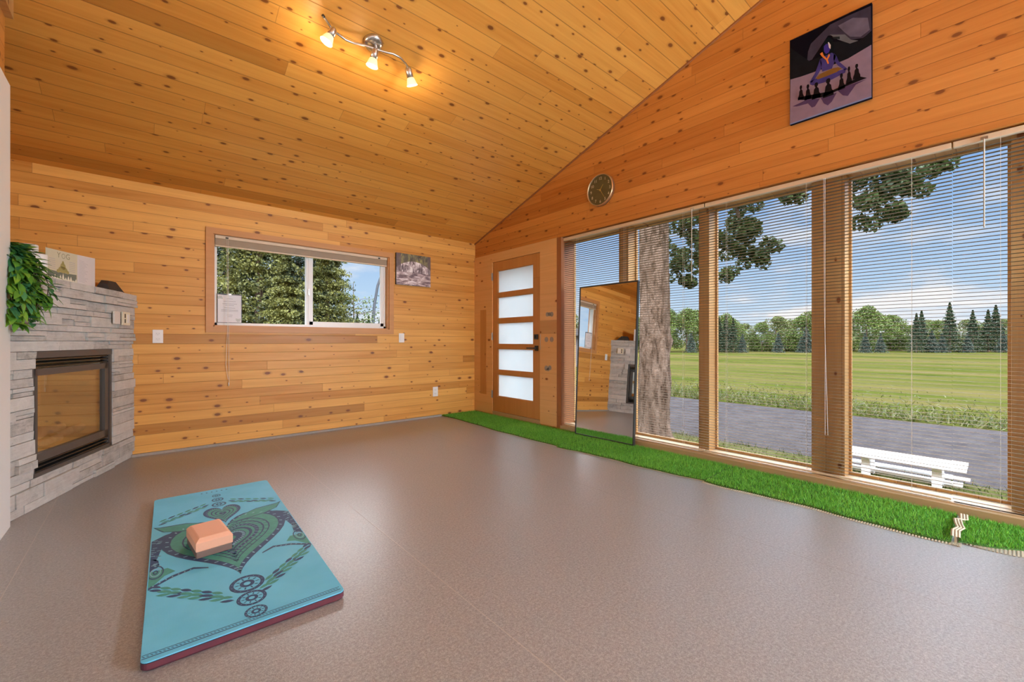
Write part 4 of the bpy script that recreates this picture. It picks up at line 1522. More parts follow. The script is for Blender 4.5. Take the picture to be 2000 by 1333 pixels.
# ------------------------------------------------------------------ artificial turf
def turf(y0, y1, x0a, x0b, label, seedv, x1=3.505, fringe_front=None, lift=0.0):
    """strip between y0<y1; front edge x goes from x0a (at y1) to x0b (at y0)"""
    rg = np.random.default_rng(seedv)
    t = thing('artificial_turf', label, 'turf', ((x0a + x1) / 2, (y0 + y1) / 2, 0), group='artificial turf pieces along the window wall')
    o_ = np.array(wloc(t))
    mb = MB()
    n = 24
    top, bot = [], []
    for k in range(n + 1):
        f = k / n
        y = y0 + (y1 - y0) * f
        xf_ = x0b + (x0a - x0b) * f + .012 * math.sin(f * 9 + seedv) + .006 * math.sin(f * 23 + seedv)
        top += [(xf_, y, .008 + lift), (x1, y, .008 + lift)]
        bot += [(xf_, y, .0005), (x1, y, .0005)]
    N = len(top)
    f_ = []
    for k in range(n):
        a = 2 * k
        f_.append((a, a + 1, a + 3, a + 2))
        f_.append((N + a, N + a + 2, N + a + 3, N + a + 1))
        f_.append((a, a + 2, N + a + 2, N + a))
        f_.append((a + 1, N + a + 1, N + a + 3, a + 3))
    f_ += [(0, N, N + 1, 1), (N - 2, N - 1, 2 * N - 1, 2 * N - 2)]
    mb.add(top + bot, f_)
    mb.build('backing', M_TURFBASE, t)
    area = (y1 - y0) * (x1 - min(x0a, x0b))
    cnt = int(area * 26000)
    yy_ = rg.uniform(y0 + .004, y1 - .004, cnt)
    ff = (yy_ - y0) / (y1 - y0)
    xfr = x0b + (x0a - x0b) * ff + .012 * np.sin(ff * 9 + seedv) + .006 * np.sin(ff * 23 + seedv)
    xx_ = xfr + rg.uniform(0.001, 1, cnt) * (x1 - xfr)
    an = rg.uniform(0, 2 * np.pi, cnt)
    h = rg.uniform(.012, .024, cnt)
    lean = rg.uniform(.002, .013, cnt)
    la = rg.uniform(0, 2 * np.pi, cnt)
    w_ = .0016
    basep = np.stack([xx_, yy_, np.full(cnt, .008 + lift)], 1) - o_
    sd = np.stack([np.cos(an) * w_, np.sin(an) * w_, np.zeros(cnt)], 1)
    tip = basep + np.stack([np.cos(la) * lean, np.sin(la) * lean, h], 1)
    vs = np.concatenate([basep - sd, basep + sd, tip], 1).reshape(-1, 3)
    me = bpy.data.meshes.new('blades')
    me.vertices.add(len(vs))
    me.vertices.foreach_set('co', vs.ravel())
    me.loops.add(cnt * 3)
    me.loops.foreach_set('vertex_index', np.arange(cnt * 3, dtype=np.int32))
    me.polygons.add(cnt)
    me.polygons.foreach_set('loop_start', np.arange(cnt, dtype=np.int32) * 3)
    me.update(calc_edges=True)
    me.materials.append(M_TURF)
    ob = bpy.data.objects.new('blades', me)
    COL.objects.link(ob)
    ob.parent = t
    if fringe_front:
        mb = MB()
        step, ln, mode = fringe_front
        y = y0
        while y < y1:
            f = (y - y0) / (y1 - y0)
            xf_ = x0b + (x0a - x0b) * f + .012 * math.sin(f * 9 + seedv)
            mb.box(xf_ - ln * (1 if mode == 'comb' else min(1.0, (1 - f) * 4)), xf_ + .01, y, y + step * .5, .001, .003)
            y += step
        if mode == 'net':
            for q in range(6):
                vs_ = []
                for k in range(13):
                    f = k / 12
                    y = y0 + (y1 - y0) * f
                    xf_ = x0b + (x0a - x0b) * f + .012 * math.sin(f * 9 + seedv)
                    x_ = xf_ - ln * min(1.0, (1 - f) * 4) * q / 5.0
                    vs_ += [(x_, y, .003), (x_ + .0035, y, .003)]
                mb.add(vs_, [(2 * k, 2 * k + 1, 2 * k + 3, 2 * k + 2) for k in range(12)])
        mb.build('backing_fringe', M_NETTING, t)
    else:
        mb = MB()
        vs_ = []
        for k in range(25):
            f = k / 24
            y = y0 + (y1 - y0) * f
            xf_ = x0b + (x0a - x0b) * f + .012 * math.sin(f * 9 + seedv) + .006 * math.sin(f * 23 + seedv)
            vs_ += [(xf_ - .012, y, .002), (xf_ + .004, y, .002)]
        mb.add(vs_, [(2 * k, 2 * k + 2, 2 * k + 3, 2 * k + 1) for k in range(24)])
        mb.build('backing_edge', M_NETTING, t)
    return t


turf(2.74, 4.885, 2.985, 2.925, 'green artificial turf strip in front of the door, farthest from the camera', 1)
turf(1.385, 2.735, 2.925, 2.995, 'green artificial turf strip under the leaning mirror', 2)
turf(.165, 1.380, 2.995, 3.005, 'green artificial turf strip between the mirror and the ragged cream seam', 3, fringe_front=(.012, .030, 'comb'))
turf(-.60, .140, 3.030, 3.47, 'green artificial turf strip with loose tan netting edge, nearest the camera', 4, fringe_front=(.013, .085, 'net'))
# ragged cream strip between the two nearest pieces
mb = MB()
cols_ = 7
zig = [(3.03, .150), (3.14, .155), (3.20, .140), (3.26, .150), (3.34, .158), (3.36, .135), (3.46, .140)]
vs_ = []
for k, (x_, y_) in enumerate(zig):
    for q in range(cols_):
        vs_.append((x_, y_ + (q - 3) * .0058, .030 + (.003 if q % 2 else 0)))
mb.add(vs_, [(k * cols_ + q, k * cols_ + q + 1, (k + 1) * cols_ + q + 1, (k + 1) * cols_ + q) for k in range(len(zig) - 1) for q in range(cols_ - 1)])
for (x_, y_) in zig[:1]:
    for q in range(8):
        mb.box(x_ - .05, x_ + .005, y_ + (q - 4) * .005, y_ + (q - 4) * .005 + .0022, .0022, .004)
mb.v += []
for (x_, y_) in zig:
    mb.box(x_ - .004, x_ + .004, y_ - .004, y_ + .004, .001, .031)
o = mb.build('frayed_backing_strip', M_NETTING)
recenter(o)
tag(o, 'ragged cream backing strip sticking up between the two nearest turf pieces', 'strip')

# ------------------------------------------------------------------ yoga mat and block
MW, ML, MH = .598, 1.685, .032
t = thing('yoga_mat', 'teal yoga mat with navy mandala print and burgundy underside on the floor', 'mat', (.308, 2.515, 0), R(-1.7))
mb = MB()
r_ = .022
out_ = []
for (sx_, sy_) in ((1, 1), (-1, 1), (-1, -1), (1, -1)):
    cx_, cy_ = sx_ * (MW / 2 - r_), sy_ * (ML / 2 - r_)
    a0_ = {(1, 1): 0, (-1, 1): 90, (-1, -1): 180, (1, -1): 270}[(sx_, sy_)]
    for k in range(6):
        a = R(a0_ + 90 * k / 5)
        out_.append((cx_ + r_ * math.cos(a), cy_ + r_ * math.sin(a)))


def ring_at(sc, z):
    return [(x * (1 - 2 * sc / MW), y * (1 - 2 * sc / ML), z) for x, y in out_]


def loft(mb, rings, cap0=True, cap1=True, mat=0):
    n = len(rings[0])
    vs = [p for r__ in rings for p in r__]
    f = []
    for j in range(len(rings) - 1):
        for i in range(n):
            f.append((j * n + i, j * n + (i + 1) % n, (j + 1) * n + (i + 1) % n, (j + 1) * n + i))
    if cap0:
        f.append(tuple(range(n))[::-1])
    if cap1:
        f.append(tuple(range((len(rings) - 1) * n, len(rings) * n)))
    mb.add(vs, f, mat)


mb = MB()
loft(mb, [ring_at(.006, 0.0005), ring_at(.0, .008), ring_at(0, .0255)])
mb.build('underside', simple('burgundy foam', (.11, .025, .045), .8, noise=.15, nscale=30), t, local=True)
mb = MB()
loft(mb, [ring_at(0, .0255), ring_at(0, .0285)])
mb.build('dark_core_line', simple('dark navy core', (.012, .014, .03), .7), t, local=True)


def mat_top():
    m, t, out = mat_new('teal mat surface')
    co = t.coord()
    s = t.sep(co)
    wx = t.math('SINE', t.math('MULTIPLY', t.math('ADD', s[0], s[1]), 1400.0))
    wy = t.math('SINE', t.math('MULTIPLY', t.math('SUBTRACT', s[0], s[1]), 1400.0))
    tex = t.math('MULTIPLY', wx, wy)
    n = t.noise(co, 6, 3)
    col = t.ramp(n, [(.3, (.105, .470, .700)), (.7, (.140, .530, .780))])
    col = t.mix(t.math('MULTIPLY_ADD', tex, .06, .06), col, (.25, .60, .70))
    pbr(t, out, col, .62, 0, tex, .15, .001, .35)
    return m


mb = MB()
loft(mb, [ring_at(.0, .0285), ring_at(.0, .0305), ring_at(.001, MH)])
mb.build('top_surface', mat_top(), t, local=True)
NAVY, GREEN, LTBL = MB(), MB(), MB()


def zl(k):
    return MH + .0002 + k * .00012


def heart_pts(cx_, cyb, hw_, hh_, n=48):
    pts = []
    for i in range(n):
        a = 2 * math.pi * i / n
        x = 16 * math.sin(a) ** 3 / 16.0
        y = (13 * math.cos(a) - 5 * math.cos(2 * a) - 2 * math.cos(3 * a) - math.cos(4 * a) + 17) / 29.0
        pts.append((cx_ + x * hw_, cyb + y * hh_))
    return pts


def clampm(x, y):
    return (max(-MW / 2 + .004, min(MW / 2 - .004, x)), max(-ML / 2 + .004, min(ML / 2 - .004, y)))


def band(mb, A, B, k, closed=True):
    n = len(A)
    vs = [(*clampm(*p), zl(k)) for p in A] + [(*clampm(*p), zl(k)) for p in B]
    mb.add(vs, [(i, (i + 1) % n, n + (i + 1) % n, n + i) for i in range(n if closed else n - 1)])


def fillp(mb, A, k):
    cx_ = sum(p[0] for p in A) / len(A)
    cy_ = sum(p[1] for p in A) / len(A)
    vs = [(*clampm(*p), zl(k)) for p in A] + [(*clampm(cx_, cy_), zl(k))]
    n = len(A)
    mb.add(vs, [(i, (i + 1) % n, n) for i in range(n)])


def hscale(cx_, cyb, hw_, hh_, s):
    # shrink about the heart's middle
    return heart_pts(cx_, cyb + hh_ * (1 - s) * .55, hw_ * s, hh_ * s)


def dashes(mb, A, L, w_, k, every=1):
    n = len(A)
    for i in range(0, n, every):
        p, q = Vector((*A[i], 0)), Vector((*A[(i + 1) % n], 0))
        d_ = q - p
        if d_.length < 1e-5:
            continue
        d_.normalize()
        nn_ = Vector((-d_.y, d_.x, 0))
        dd_ = (nn_ + d_ * .5).normalized()
        c_ = (p + q) / 2
        vs = [c_ - dd_ * L / 2 - d_ * w_ / 2, c_ + dd_ * L / 2 - d_ * w_ / 2, c_ + dd_ * L / 2 + d_ * w_ / 2, c_ - dd_ * L / 2 + d_ * w_ / 2]
        mb.add([(*clampm(v_.x, v_.y), zl(k)) for v_ in vs], [(0, 1, 2, 3)])


def big_heart(cx_, cyb, hw_, hh_, rings):
    prev = 1.0
    for (s, what) in rings:
        A = hscale(cx_, cyb, hw_, hh_, prev)
        B = hscale(cx_, cyb, hw_, hh_, s)
        if what == 'navy':
            band(NAVY, A, B, 2)
        elif what == 'green':
            band(GREEN, A, B, 2)
        elif what == 'dash':
            band(NAVY, A, B, 2)
            mid_ = hscale(cx_, cyb, hw_, hh_, (prev + s) / 2)
            dashes(LTBL, mid_, hw_ * (prev - s) * .8, hw_ * .03, 4)
        prev = s


fillp(GREEN, hscale(0, -.455, .262, .735, .90), 1)
big_heart(0, -.455, .262, .735, [(.955, 'navy'), (.885, 'dash'), (.865, 'navy'), (.70, 'green'), (.675, 'navy'), (.60, 'none'), (.57, 'navy'), (.50, 'green'), (.43, 'dash'), (.38, 'none'), (.33, 'navy'), (.27, 'green'), (.20, 'dash'), (.1, 'navy')])
# scribble marks between the inner rings
for s in (.65, .54, .46, .36):
    A = hscale(0, -.455, .262, .735, s)
    dashes(NAVY, A, .020, .004, 5, 1)
# upper small heart
fillp(GREEN, hscale(.005, .185, .088, .285, .8), 1)
big_heart(.005, .185, .088, .285, [(.90, 'navy'), (.78, 'dash'), (.62, 'green'), (.55, 'navy'), (.42, 'green'), (.34, 'navy'), (.2, 'none'), (.05, 'navy')])
# side wings
for sg in (-1, 1):
    def SX(pts):
        return [(sg * x, y) for x, y in pts]
    fillp(NAVY, SX([(.20, .22), (.245, .20), (.298, .15), (.298, -.06), (.275, -.10), (.262, .0), (.24, .12)]), 1)
    fillp(NAVY, SX([(.298, -.06), (.298, -.20), (.262, -.16), (.268, -.09)]), 1)
    fillp(GREEN, SX([(.298, -.20), (.298, -.36), (.245, -.27), (.21, -.25), (.235, -.20)]), 1)
    band(NAVY, SX([(.298, -.345), (.22, -.285), (.15, -.262), (.10, -.30)]), SX([(.298, -.365), (.22, -.305), (.15, -.28), (.10, -.31)]), 3, False)
    dashes(LTBL, SX([(.29, -.345), (.27, -.33), (.25, -.315), (.23, -.30), (.21, -.293), (.19, -.286), (.17, -.280), (.15, -.275)]), .008, .005, 5)
    # big leaf above the wing
    lf = SX([(.02, .17), (.08, .245), (.16, .30), (.26, .315), (.285, .33), (.25, .25), (.19, .21), (.12, .19)])
    fillp(GREEN, lf, 3.4)
    cxl, cyl_ = sum(p[0] for p in lf) / 8, sum(p[1] for p in lf) / 8
    lfo = [(cxl + (p[0] - cxl) * 1.07, cyl_ + (p[1] - cyl_) * 1.16) for p in lf]
    band(NAVY, lfo, lf, 5)
    for r0_, r1_ in ((.050, .042), (.032, .026), (.016, .008)):
        A = [(sg * (.275 + r0_ * .55 * math.cos(a)), -.215 + r0_ * 1.3 * math.sin(a)) for a in [k * math.pi / 8 for k in range(16)]]
        B = [(sg * (.275 + r1_ * .55 * math.cos(a)), -.215 + r1_ * 1.3 * math.sin(a)) for a in [k * math.pi / 8 for k in range(16)]]
        band(LTBL if r0_ == .032 else NAVY, A, B, 5)
    for k in range(26):
        x_ = rnd.uniform(.262, .294)
        y_ = rnd.uniform(-.16, .16)
        vs = [(x_ - .008, y_ - .004), (x_ + .008, y_ + .0), (x_ + .008, y_ + .005), (x_ - .008, y_ + .001)]
        LTBL.add([(sg * a, b, zl(6)) for a, b in vs], [(0, 1, 2, 3) if sg > 0 else (3, 2, 1, 0)])


LZ = [0]


def lens(mb, x, y, ang, L, w_, k=2):
    LZ[0] += 1
    k = k + 1 + (LZ[0] % 9) * .35
    ca, sa = math.cos(ang), math.sin(ang)
    pts = []
    for (a, b) in ((-1, 0), (-.5, .75), (0, 1), (.5, .75), (1, 0), (.5, -.75), (0, -1), (-.5, -.75)):
        px_, py_ = a * L / 2, b * w_ / 2
        pts.append((x + px_ * ca - py_ * sa, y + px_ * sa + py_ * ca))
    mb.add([(*clampm(*p), zl(k)) for p in pts], [tuple(range(8))[::-1]])


for sg in (-1, 1):
    for k in range(7):
        f = k / 6
        for q in range(4):
            xc = sg * (.272 - .185 * f - .012 * q + .013 * (q % 2))
            yc = -.352 - .20 * f - .028 * q
            lens(NAVY if (k * 2 + q) % 5 < 2 else GREEN, xc, yc, sg * (.82 - .12 * q), .050, .0175)
    for k in range(6):
        f = k / 5
        for q in range(3):
            xc = sg * (.255 - .18 * f - .010 * (q % 2))
            yc = .375 + .13 * f + .027 * q
            lens(NAVY if (k + q) % 3 == 0 else GREEN, xc, yc, -sg * (.62 + .1 * q), .048, .016)


def mandala(cx_, cy_, r0_, r1_=None):
    ry = r1_ or r0_
    def C(r__):
        return [(cx_ + r__ * r0_ * math.cos(a), cy_ + r__ * ry * math.sin(a)) for a in [k * math.pi / 14 for k in range(28)]]
    band(NAVY, C(1.0), C(.76), 2)
    band(NAVY, C(.42), C(.20), 2)
    for k in range(10):
        a = k * math.pi / 5
        lens(NAVY, cx_ + .58 * r0_ * math.cos(a), cy_ + .58 * ry * math.sin(a), a, .30 * r0_, .10 * r0_)
    dashes(LTBL, C(.88), .004, .0022, 3, 2)


mandala(.011, -.547, .060, .068)
mandala(.011, -.668, .049, .052)
mandala(.011, -.769, .036, .038)
mandala(0, .517, .036, .040)
mandala(0, .610, .030, .036)
mandala(0, .696, .022, .028)
for (ya_, yb_) in ((-.800, -.803), (-.818, -.822)):
    NAVY.add([(-.297, ya_, zl(2)), (-.297, yb_, zl(2)), (.288, yb_, zl(2)), (.288, ya_, zl(2))], [(0, 1, 2, 3)])
k_ = 0
for k in range(58):
    x_ = -.297 + k * .01
    NAVY.add([(x_, -.808, zl(2)), (x_ + .006, -.814, zl(2)), (x_ + .009, -.813, zl(2)), (x_ + .003, -.807, zl(2))], [(0, 1, 2, 3)])
for k in range(6):
    x_ = -.075 + k * .026
    NAVY.add([(x_, .785, zl(2)), (x_ + .011, .785, zl(2)), (x_ + .007, .797, zl(2)), (x_ + .003, .797, zl(2))], [(0, 1, 2, 3)])
NAVY.build('navy_print', simple('navy print', (.022, .055, .145), .65, noise=.2, nscale=60), t, local=True)
GREEN.build('green_print', simple('green print', (.050, .270, .230), .65, noise=.25, nscale=50), t, local=True)
LTBL.build('light_print', simple('light blue print', (.20, .42, .56), .65), t, local=True)

t = thing('yoga_block', 'peach and grey foam yoga block lying on the teal mat', 'block', (.2225, 2.44, MH + .0012), R(5.5))
mb = MB()
mb.chbox(-.068, .068, -.108, .108, 0, .032, .004)
mb.build('grey_base', simple('grey brown foam', (.17, .12, .105), .8, noise=.06, nscale=90), t, local=True)
mb = MB()
bw, bl_ = .070, .110
def rr_(w_, l_, z_):
    return [(-w_, -l_, z_), (w_, -l_, z_), (w_, l_, z_), (-w_, l_, z_)]
loft(mb, [rr_(bw - .002, bl_ - .002, .030), rr_(bw, bl_, .033), rr_(bw, bl_, .068), rr_(bw - .004, bl_ - .004, .074), rr_(bw - .014, bl_ - .014, .084), rr_(bw - .018, bl_ - .018, .0855)])
mb.build('peach_top', simple('peach foam', (.78, .42, .28), .7, noise=.03, nscale=90), t, local=True)

# ------------------------------------------------------------------ outdoors
struct(MB().box(-40, 8.25, -60, 60, G - .3, G - .004).build('lawn', M_LAWN))
struct(MB().box(8.25, 13.6, -80, 80, G - .3, G).build('road', M_ROAD))
struct(MB().box(13.6, 260, -220, 260, G - .3, G + .01).build('field', M_FIELD))
struct(MB().box(-60, 8.25, 60, 260, G - .3, G + .01).build('rear_field', M_FIELD))
# house foundation under the floor
struct(MB().box(-1.1, 3.77, YBACK - .15, 5.06, G - .01, -.12).build('foundation', M_HOUSEWALL))


def tri_mesh(name, tri_vs, mat):
    cnt = len(tri_vs) // 4
    me = bpy.data.meshes.new(name)
    me.vertices.add(cnt * 4)
    me.vertices.foreach_set('co', np.asarray(tri_vs, dtype=np.float64).ravel())
    me.loops.add(cnt * 4)
    me.loops.foreach_set('vertex_index', np.arange(cnt * 4, dtype=np.int32))
    me.polygons.add(cnt)
    me.polygons.foreach_set('loop_start', np.arange(cnt, dtype=np.int32) * 4)
    me.update(calc_edges=True)
    me.materials.append(mat)
    return me


def leaf_quads(centers, size, rg, flat=None):
    n = len(centers)
    a = rg.normal(size=(n, 3))
    a /= np.linalg.norm(a, axis=1)[:, None]
    b = rg.normal(size=(n, 3))
    b -= a * (a * b).sum(1)[:, None]
    b /= np.linalg.norm(b, axis=1)[:, None]
    s = rg.uniform(.6, 1.25, n)[:, None] * size
    a = a * s
    b = b * s * .62
    return np.stack([centers - a * .5, centers + b * .5, centers + a * .5, centers - b * .5], 1).reshape(-1, 3)


def clump_points(clumps, per, rg):
    pts = []
    for (c_, r__) in clumps:
        d_ = rg.normal(size=(per, 3))
        d_ /= np.linalg.norm(d_, axis=1)[:, None]
        q = rg.uniform(.45, 1.0, per)[:, None] ** .5
        pts.append(np.array(c_) + d_ * q * np.array(r__))
    return np.concatenate(pts)


# broadleaf trees for the distant tree line
def broadleaf(seedv, H, Wd, mat, per=260, leafs=.30):
    rg = np.random.default_rng(seedv)
    cl_ = []
    for k in range(26):
        f = rg.uniform(.02, 1)
        rad = Wd / 2 * math.sin(math.pi * min(.98, f * .72 + .24)) * rg.uniform(.3, .85)
        an = rg.uniform(0, 2 * np.pi)
        r0__ = Wd * rg.uniform(.11, .20)
        cl_.append(((rad * math.cos(an), rad * math.sin(an), H * (.02 + .88 * f)), (r0__, r0__, r0__ * .8)))
    cl_.append(((0, 0, H * .5), (Wd * .3, Wd * .3, H * .36)))
    return tri_mesh('foliage', leaf_quads(clump_points(cl_, per, rg), leafs, rg), mat)


def conifer(seedv, H, Wd, mat, n=5200, leafs=.28):
    rg = np.random.default_rng(seedv)
    f = rg.uniform(0, 1, n) ** .75
    tier = np.floor(f * 16) / 16
    rmax = Wd / 2 * (1 - f) * (.72 + .5 * ((f * 16) % 1 < .5)) * rg.uniform(.75, 1.1, n) + .04
    an = rg.uniform(0, 2 * np.pi, n)
    lob = .78 + .22 * np.sin(an * 5 + tier * 31)
    r__ = rmax * lob * rg.uniform(.35, 1, n) ** .5
    pts = np.stack([r__ * np.cos(an), r__ * np.sin(an), H * (.04 + .96 * f) - r__ * .25], 1)
    return tri_mesh('foliage', leaf_quads(pts, leafs, rg), mat)


def tree(kind, label, cat, loc, fol, trunk_h, trunk_r, scale=1.0, group=None, rot=0.0):
    t = thing(kind, label, cat, loc, rot, group)
    t.scale = (scale, scale, scale)
    o_ = bpy.data.objects.new('foliage', fol)
    COL.objects.link(o_)
    o_.parent = t
    o2 = bpy.data.objects.new('trunk', trunk_mesh(trunk_h, trunk_r))
    COL.objects.link(o2)
    o2.parent = t
    return t


_tr = {}


def trunk_mesh(h, r0):
    key = (round(h, 2), round(r0, 2))
    if key not in _tr:
        mb = MB()
        mb.tube([(0, 0, -.05), (0, 0, h * .3), (.03, .02, h * .7), (0, 0, h)], [r0 * 1.2, r0, r0 * .7, r0 * .3], 8)
        o_ = mb.build('trunk', M_BARK)
        _tr[key] = o_.data
        bpy.data.objects.remove(o_)
    return _tr[key]


def ground_at(px, dist):
    """world xy for a bearing given as photo column, at a distance along the view"""
    th = R(40.8)
    k = (px - 1000) / 826.0
    return ((math.sin(th) + math.cos(th) * k) * dist, (math.cos(th) - math.sin(th) * k) * dist)


BL = [broadleaf(100 + k, 8.0, 8.0, M_LEAFFAR) for k in range(3)] + [broadleaf(110 + k, 7.5, 7.5, M_LEAFMID) for k in range(2)]
CF = [conifer(120, 9.0, 4.6, M_CONIFER), conifer(121, 5.0, 3.4, M_BLUESPRUCE)]
tl_rg = random.Random(5)
# (photo column, distance, kind, height)
line = []
for px in range(1085, 2150, 25):
    H = 7.0 + tl_rg.uniform(-.8, .8)
    if 1400 < px < 1500:
        H -= .9
    if 1660 < px < 1750:
        H += .6
    if px > 1750:
        H -= 1.4
    line.append((px + tl_rg.uniform(-8, 8), 78 + tl_rg.uniform(-6, 6), 'b', H))
for px, H in ((1405, 5.9), (1418, 6.3), (1432, 5.7), (1855, 8.2), (1790, 6.4), (1800, 6.9), (1945, 8.0), (1930, 7.2), (2040, 8.0), (1900, 7.0)):
    line.append((px, 70 + tl_rg.uniform(-2, 2), 'c', H))
for px, H in ((1450, 3.0), (1520, 3.2), (1565, 2.6), (1575, 4.2), (1350, 3.2), (1690, 3.2), (1720, 3.0), (1820, 3.6), (1840, 3.0), (1890, 3.0), (1960, 3.4)):
    line.append((px, 68.5, 's', H))
ORD = ['first', 'second', 'third', 'fourth', 'fifth', 'sixth', 'seventh', 'eighth', 'ninth', 'tenth', 'eleventh', 'twelfth', 'thirteenth', 'fourteenth', 'fifteenth', 'sixteenth', 'seventeenth',
       'eighteenth', 'nineteenth', 'twentieth', 'twenty-first', 'twenty-second', 'twenty-third', 'twenty-fourth', 'twenty-fifth', 'twenty-sixth', 'twenty-seventh', 'twenty-eighth', 'twenty-ninth',
       'thirtieth', 'thirty-first', 'thirty-second', 'thirty-third', 'thirty-fourth', 'thirty-fifth', 'thirty-sixth', 'thirty-seventh', 'thirty-eighth', 'thirty-ninth', 'fortieth', 'forty-first', 'forty-second', 'forty-third', 'forty-fourth']
line.sort()
cnt_ = {'b': 0, 'c': 0, 's': 0}
for i, (px, dist, kd, H) in enumerate(line):
    x_, y_ = ground_at(px, dist)
    od = ORD[cnt_[kd]]
    cnt_[kd] += 1
    if kd == 'b':
        k = tl_rg.randrange(5)
        tree('distant_tree', 'green broadleaf tree in the line beyond the field, %s from the left' % od, 'tree', (x_, y_, G), BL[k], 4.5, .16, H / (8.0 if k < 3 else 7.5), 'broadleaf trees beyond the field', tl_rg.uniform(0, 6))
    elif kd == 'c':
        tree('distant_spruce', 'tall dark pointed spruce in the line beyond the field, %s from the left' % od, 'tree', (x_, y_, G), CF[0], 8.0, .14, H / 9.0, 'dark spruces beyond the field', tl_rg.uniform(0, 6))
    else:
        tree('young_spruce', 'small bluish young spruce at the field edge, %s from the left' % od, 'tree', (x_, y_, G), CF[1], 4.5, .08, H / 5.0, 'young blue spruces at the field edge', tl_rg.uniform(0, 6))

# tree line seen far away through the small window
for i in range(9):
    x_, y_ = ground_at(676 + i * 11, 60 + (i % 3) * 2)
    tree('far_spruce', 'dark spruce far off in the right pane of the small window, %s from the left' % ORD[i], 'tree', (x_, y_, G), CF[0], 8.0, .14, (4.6 + (i * 37 % 5) * .35) / 9.0, 'far spruces seen through the small window', i)

# spruces close outside the small window
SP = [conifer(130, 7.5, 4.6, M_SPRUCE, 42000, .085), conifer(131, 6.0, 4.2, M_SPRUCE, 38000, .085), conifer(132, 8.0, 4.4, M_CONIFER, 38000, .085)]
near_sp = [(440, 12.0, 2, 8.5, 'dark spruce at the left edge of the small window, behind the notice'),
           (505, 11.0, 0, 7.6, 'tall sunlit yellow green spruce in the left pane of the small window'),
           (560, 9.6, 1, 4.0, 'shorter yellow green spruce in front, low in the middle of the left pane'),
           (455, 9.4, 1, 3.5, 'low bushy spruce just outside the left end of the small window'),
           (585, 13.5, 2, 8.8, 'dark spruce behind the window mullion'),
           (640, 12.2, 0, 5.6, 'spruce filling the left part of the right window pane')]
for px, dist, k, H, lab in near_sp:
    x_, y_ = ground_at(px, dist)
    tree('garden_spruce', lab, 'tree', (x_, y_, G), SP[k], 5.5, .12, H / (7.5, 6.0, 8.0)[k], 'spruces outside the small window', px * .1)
# thin birch beside them
x_, y_ = ground_at(690, 13.0)
rg = np.random.default_rng(8)
t = thing('sapling', 'sparse thin leaved sapling in front of the sky in the right window pane', 'tree', (x_, y_, G))
tw = MB()
cl_ = []
for k in range(38):
    a = rnd.uniform(0, 6.28)
    L = rnd.uniform(.5, 1.25)
    b0 = Vector((x_, y_, G + rnd.uniform(1.6, 3.2)))
    b1 = b0 + Vector((math.cos(a) * L, math.sin(a) * L, L * rnd.uniform(.0, .35)))
    tw.tube([b0, b0.lerp(b1, .5) + Vector((0, 0, .05)), b1], [.010, .006, .003], 5)
    cl_.append((tuple(b1 - Vector((x_, y_, G))), (.26, .26, .16)))
    cl_.append((tuple(b0.lerp(b1, .6) - Vector((x_, y_, G))), (.22, .22, .13)))
tw.tube([(x_, y_, G), (x_ + .03, y_, G + 1.5), (x_, y_, G + 3.7)], [.04, .03, .008], 7)
tw.build('branches', M_TWIG, t)
o_ = bpy.data.objects.new('foliage', tri_mesh('foliage', leaf_quads(clump_points(cl_, 26, rg), .06, rg), M_LEAFFAR))
COL.objects.link(o_)
o_.parent = t
# street lamp
x_, y_ = ground_at(728, 13.0)
t = thing('street_lamp', 'dark curved street lamp pole against the sky in the right window pane', 'lamp post', (x_, y_, G))
sv = Vector(ground_at(760, 13.0) + (0,)) - Vector((x_, y_, 0))
mb = MB()
pts = []
for f, h in ((0, 0), (0, 1.2), (0.01, 2.3), (.10, 3.0), (.30, 3.6), (.62, 4.05), (1.0, 4.35), (1.6, 4.6)):
    pts.append(Vector((x_, y_, G + h)) + sv * f)
mb.tube(pts, [.06, .055, .05, .045, .04, .038, .035, .03], 8)
mb.build('curved_pole', M_LAMPPOLE, t)
MB().chbox(pts[-1].x - .1, pts[-1].x + .25, pts[-1].y - .08, pts[-1].y + .08, pts[-1].z - .05, pts[-1].z + .04, .02).build('lamp_housing', M_LAMPPOLE, t)

# big poplar by the road
TX, TY = 7.30, 4.34
t = thing('poplar_tree', 'large old poplar with furrowed bark and hanging leafy branches, just outside the windows', 'tree', (TX, TY, G))
rg = np.random.default_rng(77)
vs, fcs = [], []
hs = np.linspace(0, 7.2, 90)
nseg = 48
for j, h in enumerate(hs):
    base_r = .285 + .16 * math.exp(-h / .16) + .025 * math.exp(-((h - 1.15) / .25) ** 2) - .006 * h
    for i in range(nseg):
        a = 2 * math.pi * i / nseg
        r__ = base_r + .020 * math.sin(a * 7 + h * .9) + .010 * math.sin(a * 17 - h * 2.3) + rg.uniform(-.007, .007)
        r__ += .07 * math.exp(-h / .14) * math.sin(a * 5 + 1)
        r__ += .085 * math.exp(-((h - 1.93) / .13) ** 2 - ((((a + .70 + math.pi) % (2 * math.pi)) - math.pi) / .28) ** 2)
        r__ += .05 * math.exp(-((h - 2.45) / .2) ** 2 - ((((a + 2.3 + math.pi) % (2 * math.pi)) - math.pi) / .35) ** 2)
        vs.append((TX + .04 * math.sin(h * .7) + r__ * math.cos(a), TY + r__ * math.sin(a) * .95, G + h - .03))
for j in range(len(hs) - 1):
    for i in range(nseg):
        fcs.append((j * nseg + i, j * nseg + (i + 1) % nseg, (j + 1) * nseg + (i + 1) % nseg, (j + 1) * nseg + i))
MB().add(vs, fcs, 0, True).build('trunk', M_BARK, t)
